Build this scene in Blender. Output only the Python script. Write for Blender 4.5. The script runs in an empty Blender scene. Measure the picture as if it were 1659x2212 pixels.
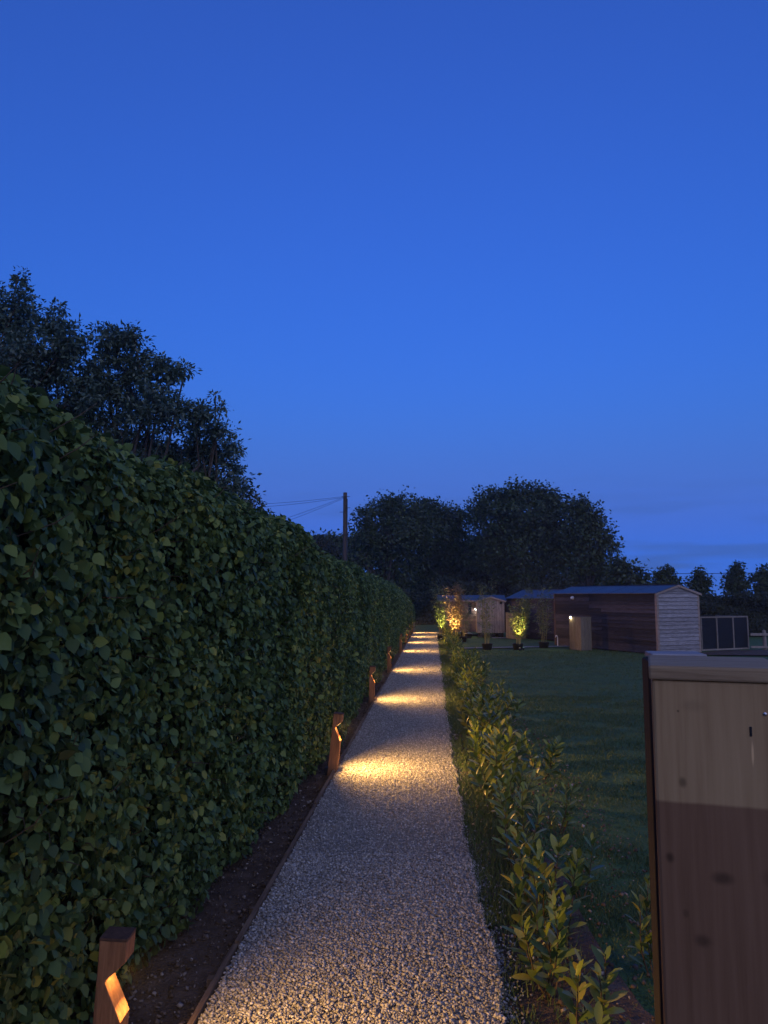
import bpy, math, random
import numpy as np
from mathutils import Vector, Matrix, Euler

sc = bpy.context.scene
COL = sc.collection
R = math.radians
PI = math.pi
rng = np.random.default_rng(7)
random.seed(7)

# ------------------------------------------------------------------ camera
PITCH, YAW, EYE = 6.25, 3.64, 1.65
cam_d = bpy.data.cameras.new('camera')
cam = bpy.data.objects.new('camera', cam_d)
COL.objects.link(cam)
cam.location = (0, 0, EYE)
cam.rotation_euler = (R(90 + PITCH), 0, R(YAW))
cam_d.sensor_fit = 'VERTICAL'
cam_d.sensor_height = 36
cam_d.lens = 27.05
cam_d.clip_start = 0.02
cam_d.clip_end = 3000
sc.camera = cam

# ------------------------------------------------------------------ dusk sky
world = bpy.data.worlds.new('World')
sc.world = world
world.use_nodes = True
wn, wl = world.node_tree.nodes, world.node_tree.links
bg = wn['Background']
bg.inputs['Strength'].default_value = 0.115
sky = wn.new('ShaderNodeTexSky')
sky.sky_type = 'NISHITA'
sky.sun_disc = False
sky.sun_elevation = R(0)
sky.sun_rotation = R(180)          # the sun has just set behind the camera
sky.ozone_density = 6
tint = wn.new('ShaderNodeMix'); tint.data_type = 'RGBA'; tint.blend_type = 'MULTIPLY'
tint.inputs['Factor'].default_value = 1
tint.inputs['B'].default_value = (2.6, 1.33, 1.16, 1)
wl.new(sky.outputs[0], tint.inputs['A'])
# thin low streaks of cloud over the horizon
tc = wn.new('ShaderNodeTexCoord')
mp = wn.new('ShaderNodeMapping'); mp.inputs['Scale'].default_value = (3, 3, 34)
nz = wn.new('ShaderNodeTexNoise'); nz.inputs['Scale'].default_value = 1.6; nz.inputs['Detail'].default_value = 5
sx = wn.new('ShaderNodeSeparateXYZ')
band = wn.new('ShaderNodeValToRGB')
band.color_ramp.elements[0].position = 0.0; band.color_ramp.elements[0].color = (1, 1, 1, 1)
band.color_ramp.elements[1].position = 0.16; band.color_ramp.elements[1].color = (0, 0, 0, 1)
cr = wn.new('ShaderNodeValToRGB')
cr.color_ramp.elements[0].position = 0.48; cr.color_ramp.elements[1].position = 0.62
mul = wn.new('ShaderNodeMath'); mul.operation = 'MULTIPLY'
mul2 = wn.new('ShaderNodeMath'); mul2.operation = 'MULTIPLY'; mul2.inputs[1].default_value = 0.7
cl = wn.new('ShaderNodeMix'); cl.data_type = 'RGBA'
cl.inputs['B'].default_value = (0.42, 0.72, 2.3, 1)
wl.new(tc.outputs['Generated'], mp.inputs[0]); wl.new(mp.outputs[0], nz.inputs[0])
wl.new(tc.outputs['Generated'], sx.inputs[0]); wl.new(sx.outputs['Z'], band.inputs[0])
wl.new(nz.outputs['Fac'], cr.inputs[0])
wl.new(cr.outputs[0], mul.inputs[0]); wl.new(band.outputs[0], mul.inputs[1])
wl.new(mul.outputs[0], mul2.inputs[0]); wl.new(mul2.outputs[0], cl.inputs['Factor'])
cl.inputs['B'].default_value = (0.040, 0.095, 0.27, 1)
low = wn.new('ShaderNodeValToRGB')
low.color_ramp.elements[0].position = 0.03; low.color_ramp.elements[0].color = (1, 1, 1, 1)
low.color_ramp.elements[1].position = 0.26; low.color_ramp.elements[1].color = (0, 0, 0, 1)
low.color_ramp.interpolation = 'EASE'
wl.new(sx.outputs['Z'], low.inputs[0])
hz_ = wn.new('ShaderNodeMix'); hz_.data_type = 'RGBA'
hz_.inputs['B'].default_value = (0.034, 0.150, 0.68, 1)
wl.new(low.outputs[0], hz_.inputs['Factor']); wl.new(tint.outputs['Result'], hz_.inputs['A'])
wl.new(hz_.outputs['Result'], cl.inputs['A'])
wl.new(cl.outputs['Result'], bg.inputs['Color'])

# soft afterglow of the sun that has just gone down behind the camera
sun_d = bpy.data.lights.new('afterglow', 'SUN')
sun_d.energy = 0.066
sun_d.angle = R(70)
sun_d.color = (1.0, 0.91, 0.80)
sun = bpy.data.objects.new('afterglow', sun_d)
COL.objects.link(sun)
sun.rotation_euler = (R(58), 0, R(25))

sc.view_settings.view_transform = 'Standard'
sc.view_settings.look = 'None'
sc.view_settings.exposure = 3.32
sc.view_settings.gamma = 1
sc.view_settings.use_curve_mapping = False
LS = 0.1                            # lamp scale that goes with the exposure

# ------------------------------------------------------------------ helpers
def at(px, py, Y):
    """world point at distance Y seen at (px,py) of a 1659x2212 view"""
    d = Vector((px - 829.5, -(py - 1106), -1661.8))
    d.rotate(cam.rotation_euler)
    t = Y / d.y
    return Vector((d.x * t, Y, EYE + d.z * t))

def link(o, parent=None):
    COL.objects.link(o)
    if parent is not None:
        o.parent = parent
    return o

def tag(o, label=None, cat=None, group=None, kind=None):
    if label: o['label'] = label
    if cat: o['category'] = cat
    if group: o['group'] = group
    if kind: o['kind'] = kind
    return o

def empty(name, loc=(0, 0, 0), rz=0, label=None, cat=None, group=None, parent=None):
    o = bpy.data.objects.new(name, None)
    o.location = loc
    o.rotation_euler = (0, 0, rz)
    o.empty_display_size = 0.1
    link(o, parent)
    return tag(o, label, cat, group)

def mesh_np(name, V, F, mat, parent=None, smooth=False):
    """V (n,3), F (m,3) or (m,4) int arrays"""
    me = bpy.data.meshes.new(name)
    V = np.asarray(V, dtype=np.float32); F = np.asarray(F, dtype=np.int32)
    k = F.shape[1]
    me.vertices.add(len(V)); me.vertices.foreach_set('co', V.ravel())
    me.loops.add(F.size); me.loops.foreach_set('vertex_index', F.ravel())
    me.polygons.add(len(F))
    me.polygons.foreach_set('loop_start', np.arange(0, F.size, k, dtype=np.int32))
    me.update(calc_edges=True)
    me.validate()
    if smooth:
        me.polygons.foreach_set('use_smooth', np.ones(len(me.polygons), dtype=bool))
    me.materials.append(mat)
    return link(bpy.data.objects.new(name, me), parent)

def mesh_py(name, V, F, mat, parent=None, smooth=False):
    me = bpy.data.meshes.new(name)
    me.from_pydata([tuple(v) for v in V], [], F)
    me.update()
    if smooth:
        for p in me.polygons: p.use_smooth = True
    me.materials.append(mat)
    return link(bpy.data.objects.new(name, me), parent)

BOXF = [(0, 3, 2, 1), (4, 5, 6, 7), (0, 1, 5, 4), (1, 2, 6, 5), (2, 3, 7, 6), (3, 0, 4, 7)]
def box(name, lo, hi, mat, parent=None, bevel=0):
    (a, b, c), (d, e, f) = lo, hi
    V = [(a, b, c), (d, b, c), (d, e, c), (a, e, c), (a, b, f), (d, b, f), (d, e, f), (a, e, f)]
    o = mesh_py(name, V, BOXF, mat, parent)
    if bevel: add_bevel(o, bevel)
    return o

def add_bevel(o, w, seg=2):
    m = o.modifiers.new('bevel', 'BEVEL'); m.width = w; m.segments = seg; m.limit_method = 'ANGLE'

def hexa(name, V, mat, parent=None):
    return mesh_py(name, V, BOXF, mat, parent)

def prism(name, poly, axis, a, b, mat, parent=None, bevel=0):
    """extrude a 2D polygon along axis 'x' or 'y' from a to b"""
    n = len(poly)
    V = []
    for t in (a, b):
        for (u, v) in poly:
            V.append((u, t, v) if axis == 'y' else (t, u, v))
    F = [tuple(range(n)), tuple(range(2 * n - 1, n - 1, -1))]
    for i in range(n):
        j = (i + 1) % n
        F.append((i, i + n, j + n, j))
    o = mesh_py(name, V, F, mat, parent)
    bm_fix(o)
    if bevel: add_bevel(o, bevel)
    return o

def bm_fix(o):
    import bmesh
    bm = bmesh.new(); bm.from_mesh(o.data)
    bmesh.ops.recalc_face_normals(bm, faces=bm.faces)
    bm.to_mesh(o.data); bm.free()

def tube_data(pts, radii, sides=6):
    pts = [Vector(p) for p in pts]
    V, F = [], []
    up = Vector((0.31, 0.17, 0.93))
    for i, p in enumerate(pts):
        d = (pts[min(i + 1, len(pts) - 1)] - pts[max(i - 1, 0)])
        if d.length < 1e-6: d = Vector((0, 0, 1))
        d.normalize()
        u = d.cross(up)
        if u.length < 1e-3: u = d.cross(Vector((1, 0, 0)))
        u.normalize(); w = d.cross(u)
        for k in range(sides):
            a = 2 * PI * k / sides
            V.append(p + (u * math.cos(a) + w * math.sin(a)) * radii[i])
    for i in range(len(pts) - 1):
        for k in range(sides):
            a = i * sides + k; b = i * sides + (k + 1) % sides
            F.append((a, b, b + sides, a + sides))
    return V, F

def tubes(name, lst, mat, parent=None, sides=6):
    V, F = [], []
    for pts, rad in lst:
        v, f = tube_data(pts, rad, sides)
        o = len(V); V += v
        F += [tuple(i + o for i in q) for q in f]
    return mesh_np(name, np.array([tuple(v) for v in V]), np.array(F), mat, parent, smooth=True)

def norm(a):
    return a / np.maximum(np.linalg.norm(a, axis=-1, keepdims=True), 1e-9)

def frames(axis, nrm):
    """(n,3,3) matrices whose columns are side, axis, normal"""
    axis = norm(axis); side = norm(np.cross(axis, nrm)); nrm = np.cross(side, axis)
    return np.stack([side, axis, nrm], axis=-1)

def scatter_data(tv, tf, M, S, P):
    n = len(P); k = len(tv)
    V = np.einsum('nij,kj->nki', M * S[:, None, None], tv) + P[:, None, :]
    F = (tf[None, :, :] + (np.arange(n) * k)[:, None, None]).reshape(-1, tf.shape[1])
    return V.reshape(-1, 3), F

def smooth_noise(a, b, seed=0, freqs=(1.0, 2.3, 4.9), amps=(1, .5, .28)):
    r = np.random.default_rng(seed)
    out = 0
    for f, am in zip(freqs, amps):
        p = r.uniform(0, 6.28, 4)
        out = out + am * (np.sin(a * f + p[0] + 0.8 * np.sin(b * f * 0.7 + p[1])) * np.cos(b * f * 0.9 + p[2] + 0.6 * np.sin(a * f * 1.3 + p[3])))
    return out / sum(amps)

# ------------------------------------------------------------------ materials
def new_mat(name):
    m = bpy.data.materials.new(name); m.use_nodes = True
    return m, m.node_tree.nodes, m.node_tree.links, m.node_tree.nodes['Principled BSDF']

def ramp(nodes, stops):
    r = nodes.new('ShaderNodeValToRGB')
    e = r.color_ramp.elements
    e[0].position, e[0].color = stops[0][0], (*stops[0][1], 1)
    e[1].position, e[1].color = stops[-1][0], (*stops[-1][1], 1)
    for p, c in stops[1:-1]:
        x = e.new(p); x.color = (*c, 1)
    return r

def leaf_mat(name, stops, rough=0.5, vein=0.15, spec=0.5, patch=0.0):
    m, n, l, b = new_mat(name)
    g = n.new('ShaderNodeNewGeometry'); oi = n.new('ShaderNodeObjectInfo')
    add = n.new('ShaderNodeMath'); add.operation = 'ADD'
    fr = n.new('ShaderNodeMath'); fr.operation = 'FRACT'
    l.new(g.outputs['Random Per Island'], add.inputs[0]); l.new(oi.outputs['Random'], add.inputs[1])
    l.new(add.outputs[0], fr.inputs[0])
    tcn = n.new('ShaderNodeTexCoord')
    pn = n.new('ShaderNodeTexNoise'); pn.inputs['Scale'].default_value = 1.3; pn.inputs['Detail'].default_value = 2
    l.new(g.outputs['Position'], pn.inputs[0])
    pm = n.new('ShaderNodeMath'); pm.operation = 'MULTIPLY_ADD'; pm.inputs[1].default_value = patch; pm.inputs[2].default_value = -patch * .5
    l.new(pn.outputs['Fac'], pm.inputs[0])
    ps = n.new('ShaderNodeMath'); ps.operation = 'ADD'; ps.use_clamp = True
    l.new(fr.outputs[0], ps.inputs[0]); l.new(pm.outputs[0], ps.inputs[1])
    r = ramp(n, stops); l.new(ps.outputs[0], r.inputs[0])
    nzz = n.new('ShaderNodeTexNoise'); nzz.inputs['Scale'].default_value = 35; nzz.inputs['Detail'].default_value = 3
    l.new(tcn.outputs['Object'], nzz.inputs[0])
    mx = n.new('ShaderNodeMix'); mx.data_type = 'RGBA'; mx.blend_type = 'MULTIPLY'
    mx.inputs['Factor'].default_value = vein * 3
    l.new(r.outputs[0], mx.inputs['A']); l.new(nzz.outputs['Fac'], mx.inputs['B'])
    l.new(mx.outputs['Result'], b.inputs['Base Color'])
    b.inputs['Roughness'].default_value = rough
    b.inputs['Specular IOR Level'].default_value = spec
    # a little light comes through the blade
    tr = n.new('ShaderNodeBsdfTranslucent'); ms = n.new('ShaderNodeMixShader')
    ms.inputs[0].default_value = 0.22
    l.new(mx.outputs['Result'], tr.inputs['Color'])
    l.new(b.outputs[0], ms.inputs[1]); l.new(tr.outputs[0], ms.inputs[2])
    l.new(ms.outputs[0], n['Material Output'].inputs['Surface'])
    return m

def noise_mat(name, stops, scale=5, rough=0.85, bump=0.3, bscale=60, stretch=(1, 1, 1), detail=6, spec=0.3, bdist=0.01):
    m, n, l, b = new_mat(name)
    t = n.new('ShaderNodeTexCoord'); mpp = n.new('ShaderNodeMapping')
    mpp.inputs['Scale'].default_value = stretch
    l.new(t.outputs['Object'], mpp.inputs[0])
    a = n.new('ShaderNodeTexNoise'); a.inputs['Scale'].default_value = scale; a.inputs['Detail'].default_value = detail
    l.new(mpp.outputs[0], a.inputs[0])
    r = ramp(n, stops); l.new(a.outputs['Fac'], r.inputs[0]); l.new(r.outputs[0], b.inputs['Base Color'])
    c = n.new('ShaderNodeTexNoise'); c.inputs['Scale'].default_value = bscale; c.inputs['Detail'].default_value = 4
    l.new(mpp.outputs[0], c.inputs[0])
    bp = n.new('ShaderNodeBump'); bp.inputs['Strength'].default_value = bump; bp.inputs['Distance'].default_value = bdist
    l.new(c.outputs['Fac'], bp.inputs['Height']); l.new(bp.outputs[0], b.inputs['Normal'])
    b.inputs['Roughness'].default_value = rough
    b.inputs['Specular IOR Level'].default_value = spec
    return m

def wood_mat(name, dark, mid, light, stretch=(1, 1, 1), scale=6, rough=0.8, bump=0.35, per_board=0.35):
    """grain runs along the axis with the small stretch value; boards differ by object"""
    m, n, l, b = new_mat(name)
    t = n.new('ShaderNodeTexCoord'); oi = n.new('ShaderNodeObjectInfo')
    sc_ = n.new('ShaderNodeVectorMath'); sc_.operation = 'MULTIPLY_ADD'
    sc_.inputs[1].default_value = stretch
    cmb = n.new('ShaderNodeCombineXYZ')
    mm = n.new('ShaderNodeMath'); mm.operation = 'MULTIPLY'; mm.inputs[1].default_value = 37
    l.new(oi.outputs['Random'], mm.inputs[0])
    for k in range(3): l.new(mm.outputs[0], cmb.inputs[k])
    l.new(t.outputs['Object'], sc_.inputs[0]); l.new(cmb.outputs[0], sc_.inputs[2])
    a = n.new('ShaderNodeTexNoise'); a.inputs['Scale'].default_value = scale; a.inputs['Detail'].default_value = 8
    a.inputs['Roughness'].default_value = 0.65; a.inputs['Distortion'].default_value = 0.6
    l.new(sc_.outputs[0], a.inputs[0])
    r = ramp(n, [(0.3, dark), (0.5, mid), (0.72, light)])
    l.new(a.outputs['Fac'], r.inputs[0])
    # board to board change
    mr = n.new('ShaderNodeMapRange'); mr.inputs['To Min'].default_value = 1 - per_board; mr.inputs['To Max'].default_value = 1 + per_board
    l.new(oi.outputs['Random'], mr.inputs['Value'])
    mx = n.new('ShaderNodeVectorMath'); mx.operation = 'SCALE'
    l.new(r.outputs[0], mx.inputs[0]); l.new(mr.outputs[0], mx.inputs['Scale'])
    l.new(mx.outputs[0], b.inputs['Base Color'])
    bp = n.new('ShaderNodeBump'); bp.inputs['Strength'].default_value = bump; bp.inputs['Distance'].default_value = 0.004
    l.new(a.outputs['Fac'], bp.inputs['Height']); l.new(bp.outputs[0], b.inputs['Normal'])
    b.inputs['Roughness'].default_value = rough
    b.inputs['Specular IOR Level'].default_value = 0.25
    return m

def plain(name, col, rough=0.6, metal=0.0, emit=None, es=0):
    m, n, l, b = new_mat(name)
    b.inputs['Base Color'].default_value = (*col, 1)
    b.inputs['Roughness'].default_value = rough
    b.inputs['Metallic'].default_value = metal
    if emit:
        b.inputs['Emission Color'].default_value = (*emit, 1)
        b.inputs['Emission Strength'].default_value = es
    return m

M = {}
M['hedge'] = leaf_mat('hedge_leaf', [(0, (.055, .095, .036)), (.25, (.09, .155, .048)), (.55, (.135, .215, .062)), (.82, (.18, .265, .072)), (.95, (.25, .325, .07)), (1, (.34, .35, .07))], rough=.55, spec=.28, patch=.9)
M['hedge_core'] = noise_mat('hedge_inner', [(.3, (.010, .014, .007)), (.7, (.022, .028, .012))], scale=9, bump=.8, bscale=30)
M['twig'] = noise_mat('twig_bark', [(.3, (.05, .035, .022)), (.7, (.11, .08, .05))], scale=20)
M['bark'] = noise_mat('tree_bark', [(.3, (.045, .035, .026)), (.7, (.10, .08, .06))], scale=6, stretch=(1, 1, .3), bump=.6, bscale=18)
M['ash'] = leaf_mat('ash_leaf', [(0, (.075, .125, .09)), (.5, (.11, .17, .115)), (1, (.15, .22, .14))], rough=.4)
M['oak'] = leaf_mat('oak_leaf', [(0, (.032, .052, .02)), (.5, (.06, .095, .03)), (1, (.10, .145, .04))], rough=.55)
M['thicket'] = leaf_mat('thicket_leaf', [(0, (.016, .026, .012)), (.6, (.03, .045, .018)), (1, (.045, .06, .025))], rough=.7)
M['laurel'] = leaf_mat('laurel_leaf', [(0, (.065, .115, .028)), (.35, (.12, .19, .035)), (.75, (.24, .30, .045)), (1, (.34, .31, .06))], rough=.35, vein=.1)
M['bamboo'] = leaf_mat('bamboo_leaf', [(0, (.10, .15, .05)), (.6, (.18, .22, .07)), (1, (.28, .27, .10))], rough=.5)
M['copper'] = leaf_mat('copper_leaf', [(0, (.22, .12, .05)), (.6, (.32, .20, .08)), (1, (.34, .30, .11))], rough=.5)
M['cane'] = noise_mat('cane', [(.3, (.16, .15, .06)), (.7, (.30, .27, .10))], scale=12)
M['grass'] = leaf_mat('grass_blade', [(0, (.05, .10, .03)), (.5, (.08, .14, .04)), (1, (.13, .18, .06))], rough=.6)
M['lawn'] = noise_mat('lawn_turf', [(.3, (.040, .085, .026)), (.5, (.062, .12, .034)), (.72, (.085, .15, .042))], scale=3.5, bump=.9, bscale=45, detail=10, bdist=.03)
M['field'] = noise_mat('field_turf', [(.3, (.02, .035, .015)), (.7, (.04, .06, .022))], scale=.6, bump=.6, bscale=20)
M['soil'] = noise_mat('soil', [(.3, (.055, .036, .024)), (.55, (.10, .068, .045)), (.75, (.15, .105, .075))], scale=9, bump=1.0, bscale=70, detail=10, bdist=.02)
M['pathbed'] = noise_mat('path_bed', [(.3, (.20, .19, .175)), (.55, (.30, .285, .265)), (.8, (.42, .40, .37))], scale=55, bump=1.0, bscale=80, detail=6, bdist=.02)
M['edge'] = wood_mat('edging_timber', (.07, .045, .03), (.15, .10, .065), (.24, .17, .11), stretch=(8, .6, 8))
M['bollard'] = wood_mat('bollard_timber', (.10, .045, .022), (.22, .105, .05), (.33, .17, .085), stretch=(9, 9, .7), per_board=.2, bump=.25)
M['bollard_dark'] = wood_mat('bollard_cap', (.05, .028, .02), (.09, .05, .033), (.13, .075, .05), stretch=(9, 9, 9), per_board=.1)
M['brown'] = wood_mat('stained_board', (.024, .021, .025), (.045, .040, .047), (.076, .068, .079), stretch=(9, .7, 9), per_board=.5)
M['pale'] = wood_mat('weathered_board', (.11, .105, .105), (.25, .24, .245), (.37, .36, .37), stretch=(.8, 9, 9), per_board=.2)
M['trim'] = wood_mat('trim_timber', (.18, .14, .11), (.28, .22, .18), (.36, .30, .25), stretch=(9, 9, .7), per_board=.15)
M['dtrim'] = wood_mat('dark_trim', (.04, .026, .025), (.07, .045, .043), (.10, .065, .06), stretch=(9, 9, .7), per_board=.15)
M['hutv'] = wood_mat('hut_vertical_board', (.13, .11, .095), (.24, .205, .18), (.34, .30, .265), stretch=(9, 9, .7), per_board=.18)
M['huth'] = wood_mat('hut_board', (.075, .05, .045), (.125, .09, .08), (.18, .135, .12), stretch=(.7, 9, 9), per_board=.3)
M['cup'] = wood_mat('cupboard_board', (.10, .085, .06), (.165, .14, .10), (.235, .20, .145), stretch=(9, 9, .7), per_board=.15)
M['roof'] = noise_mat('roof_felt', [(.3, (.018, .024, .042)), (.7, (.03, .038, .06))], scale=8, rough=.45, bump=.2, bscale=90, spec=.6)
M['pot'] = plain('black_plastic', (.012, .012, .014), .5)
M['dark'] = plain('dark_gap', (.006, .006, .007), .8)
M['net'] = noise_mat('dark_netting', [(.3, (.004, .006, .010)), (.7, (.008, .010, .016))], scale=14, rough=.6, bump=.3, bscale=200)
M['frame'] = wood_mat('batten', (.13, .11, .09), (.22, .19, .155), (.31, .27, .22), stretch=(9, 9, 1), per_board=.15)
M['white'] = plain('white_plastic', (.75, .75, .73), .4)
M['metal'] = plain('grey_metal', (.45, .45, .46), .35, 1)
M['stone'] = leaf_mat('gravel_chip', [(0, (.20, .195, .185)), (.3, (.30, .29, .275)), (.65, (.40, .39, .37)), (.92, (.52, .51, .49)), (1, (.66, .65, .63))], rough=.75, vein=.06, spec=.25)
M['pebble'] = leaf_mat('soil_stone', [(0, (.07, .048, .034)), (.6, (.13, .095, .07)), (.9, (.22, .18, .15)), (1, (.42, .38, .34))], rough=.8, vein=.08, spec=.2)
for k in ('stone', 'pebble'):
    for nd in M[k].node_tree.nodes:
        if nd.type == 'MIX_SHADER': nd.inputs[0].default_value = 0
M['pole'] = noise_mat('pole_timber', [(.3, (.06, .042, .034)), (.7, (.11, .08, .065))], scale=4, stretch=(3, 3, .3), bump=.4)
M['wire'] = plain('wire', (.02, .02, .025), .5)
M['slab'] = noise_mat('pale_stone', [(.3, (.20, .19, .17)), (.7, (.34, .32, .29))], scale=8)

WARM = (1.0, 0.52, 0.145)

# ------------------------------------------------------------------ ground
def sheet(name, left, right, ys, z, mat, nx=2, bumpz=0, seed=1):
    """strip between two X(Y) edge functions"""
    V, F = [], []
    for j, y in enumerate(ys):
        for i in range(nx):
            t = i / (nx - 1)
            x = left(y) * (1 - t) + right(y) * t
            zz = z + (bumpz * float(smooth_noise(np.array(x * 3.0), np.array(y * 3.0), seed)) if bumpz else 0)
            V.append((x, y, zz))
    for j in range(len(ys) - 1):
        for i in range(nx - 1):
            a = j * nx + i
            F.append((a, a + 1, a + nx + 1, a + nx))
    o = mesh_py(name, V, F, mat, smooth=True)
    return tag(o, kind='structure')

def spaced(a, b, n, p=1.7):
    return [a + (b - a) * (i / (n - 1)) ** p for i in range(n)]

mesh_py('field', [(-255, -55, -.03), (315, -55, -.03), (315, 425, -.03), (-255, 425, -.03)], [(0, 1, 2, 3)], M['field'])['kind'] = 'structure'
PATH_END = 34.9
def path_left(y): return -0.90
def path_right(y):
    return .15 + .14 * math.exp(-max(y - 2, 0) / 3.2) + .010 * math.sin(y * 2.1) + .009 * math.sin(y * 5.3 + 1) + .006 * math.sin(y * 17)
ysg = spaced(-3, 60, 110)
sheet('lawn', lambda y: .34, lambda y: 30, ysg, .0, M['lawn'], nx=60, bumpz=.022, seed=3)
sheet('verge', lambda y: -1.6, lambda y: .345, [PATH_END - .05, 38, 45, 60], .001, M['lawn'], nx=5)
yss = spaced(-3, PATH_END, 90)
sheet('soil_strip', lambda y: -1.9, lambda y: -.88, yss, .012, M['soil'], nx=14, bumpz=.014, seed=5)
sheet('planting_bed', lambda y: .08, lambda y: .62 + .85 * math.exp(-max(y - 1.5, 0) / 1.5) + .05 * math.sin(y * 3) + .03 * math.sin(y * 7), yss, .022, M['soil'], nx=10, bumpz=.012, seed=6)
sheet('gravel_path', path_left, path_right, spaced(-3, PATH_END, 140), .044, M['pathbed'], nx=12, bumpz=.006, seed=8)
sheet('slab_strip', lambda y: .5, lambda y: 5.2, [24.3, 24.35], .036, M['slab']) if False else None
# narrow pale gravel strip across the lawn behind the pots
mesh_py('lawn_edging_strip', [(.9, 24.45, .034), (4.4, 25.6, .034), (4.35, 26.0, .034), (.85, 24.8, .034)], [(0, 1, 2, 3)], M['slab'])['kind'] = 'structure'
mesh_py('paved_strip', [(2.3, 30.5, .034), (3.0, 30.6, .034), (3.0, 31.1, .034), (2.3, 31.0, .034)], [(0, 1, 2, 3)], M['slab'])['kind'] = 'structure'
mesh_py('bare_earth', [(7.0, 22.2, .034), (15, 22.0, .034), (15, 25.6, .034), (8.6, 24.0, .034), (7.6, 23.0, .034)], [(0, 1, 2, 3, 4)], M['soil'])['kind'] = 'structure'

# gravel chips: angular jittered blocks
def chip_templates(n=7, seed=2):
    r = np.random.default_rng(seed)
    base = np.array([(-1, -1, -1), (1, -1, -1), (1, 1, -1), (-1, 1, -1), (-1, -1, 1), (1, -1, 1), (1, 1, 1), (-1, 1, 1)], float) * .5
    tf = np.array([(0, 2, 1), (0, 3, 2), (4, 5, 6), (4, 6, 7), (0, 1, 5), (0, 5, 4), (1, 2, 6), (1, 6, 5), (2, 3, 7), (2, 7, 6), (3, 0, 4), (3, 4, 7)])
    out = []
    for k in range(n):
        v = base * np.array([1, .72, .5]) * r.uniform(.75, 1.2, 3)
        v = v + r.uniform(-.2, .2, v.shape) * np.array([1, .8, .6])
        out.append(v)
    return out, tf

def chip_lo(n=6, seed=3):
    r = np.random.default_rng(seed)
    base = np.array([(1, 0, 0), (0, 1, 0), (-1, 0, 0), (0, -1, 0), (0, 0, 1), (0, 0, -1)], float) * .62 * np.array([1, .78, .6])
    tf = np.array([(0, 1, 4), (1, 2, 4), (2, 3, 4), (3, 0, 4), (1, 0, 5), (2, 1, 5), (3, 2, 5), (0, 3, 5)])
    return [base * r.uniform(.75, 1.25, 3) + r.uniform(-.16, .16, base.shape) for _ in range(n)], tf

def chips(name, P, S, mat, parent=None, seed=1, lo=False):
    ts, tf = chip_lo() if lo else chip_templates()
    r = np.random.default_rng(seed)
    Vs, Fs, off = [], [], 0
    which = r.integers(0, len(ts), len(P))
    for k, tv in enumerate(ts):
        m = which == k
        n = int(m.sum())
        if not n: continue
        ax = norm(r.normal(size=(n, 3)) * np.array([1, 1, .35])); nr = norm(r.normal(size=(n, 3)) * .45 + np.array([0, 0, 1]))
        V, F = scatter_data(tv, tf, frames(ax, nr), S[m], P[m])
        Vs.append(V); Fs.append(F + off); off += len(V)
    return mesh_np(name, np.concatenate(Vs), np.concatenate(Fs), mat, parent)

def gravel():
    Ps, Ss = [], []
    for (a, b, dens, s0, s1) in ((2.6, 5, 12500, .0062, .0150), (5, 9, 6600, .0075, .0165), (9, 16, 3600, .010, .020), (16, 34.8, 1250, .016, .028)):
        n = int(dens * (b - a) * 1.12)
        y = rng.uniform(a, b, n)
        xr = np.array([path_right(v) for v in y])
        x = -.9 + (xr + .9 + .02) * rng.uniform(0, 1, n)
        # stray chips over the right edge
        k = rng.random(n) < .05
        x[k] = xr[k] + rng.exponential(.035, k.sum())
        s = s0 + (s1 - s0) * rng.random(n) ** 1.8
        z = .045 + .25 * s + rng.uniform(-.002, .007, n)
        z[k & (x > xr + .01)] -= .018
        Ps.append(np.stack([x, y, z], 1)); Ss.append(s)
    o = chips('gravel', Ps[0], Ss[0], M['stone'])
    tag(o, 'pale angular gravel chips on the nearest stretch of the path', 'gravel', kind='stuff')
    o = chips('gravel', np.concatenate(Ps[1:]), np.concatenate(Ss[1:]), M['stone'], lo=True)
    tag(o, 'pale gravel covering the path beyond the first few steps', 'gravel', kind='stuff')
    n = 5200
    y = 1.9 + 14 * rng.random(n) ** 1.6; x = rng.uniform(-1.35, -.915, n)
    s = .006 + .016 * rng.random(n) ** 3
    P = np.stack([x, y, .022 + .2 * s + rng.uniform(-.004, .006, n)], 1)
    n2 = 3200
    y2 = 1.9 + 9 * rng.random(n2) ** 1.5; x2 = .2 + 1.1 * rng.random(n2) ** 1.2
    s2 = .006 + .018 * rng.random(n2) ** 3
    P2 = np.stack([x2, y2, .030 + .2 * s2 + rng.uniform(-.004, .004, n2)], 1)
    o = chips('soil_crumbs', np.concatenate([P, P2]), np.concatenate([s, s2]), M['pebble'], seed=4)
    tag(o, 'brown soil crumbs and small stones on the bare strips beside the path', 'soil', kind='stuff')
gravel()

# timber edging boards along the left of the path
edg = empty('path_edging', (-.915, 0, 0), 0, 'thin timber edging boards along the left side of the gravel path', 'edging')
y = -.5; k = 0
while y < PATH_END:
    L = random.choice((1.8, 2.4, 2.1)); L = min(L, PATH_END - y)
    j0, j1 = random.uniform(-.008, .008), random.uniform(-.008, .008)
    z0, z1 = random.uniform(.058, .07), random.uniform(.056, .068)
    V = [(-.011 + j0, y + .004, .0), (.011 + j0, y + .004, 0), (.011 + j1, y + L - .004, 0), (-.011 + j1, y + L - .004, 0),
         (-.011 + j0, y + .004, z0), (.011 + j0, y + .004, z0), (.011 + j1, y + L - .004, z1), (-.011 + j1, y + L - .004, z1)]
    hexa('board', V, M['edge'], edg)
    y += L
for yy in (3.35, 4.1, 5.6, 7.4, 9.6):
    box('peg', (-.04, yy, 0), (-.013, yy + .035, random.uniform(.05, .075)), M['edge'], edg)

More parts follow.
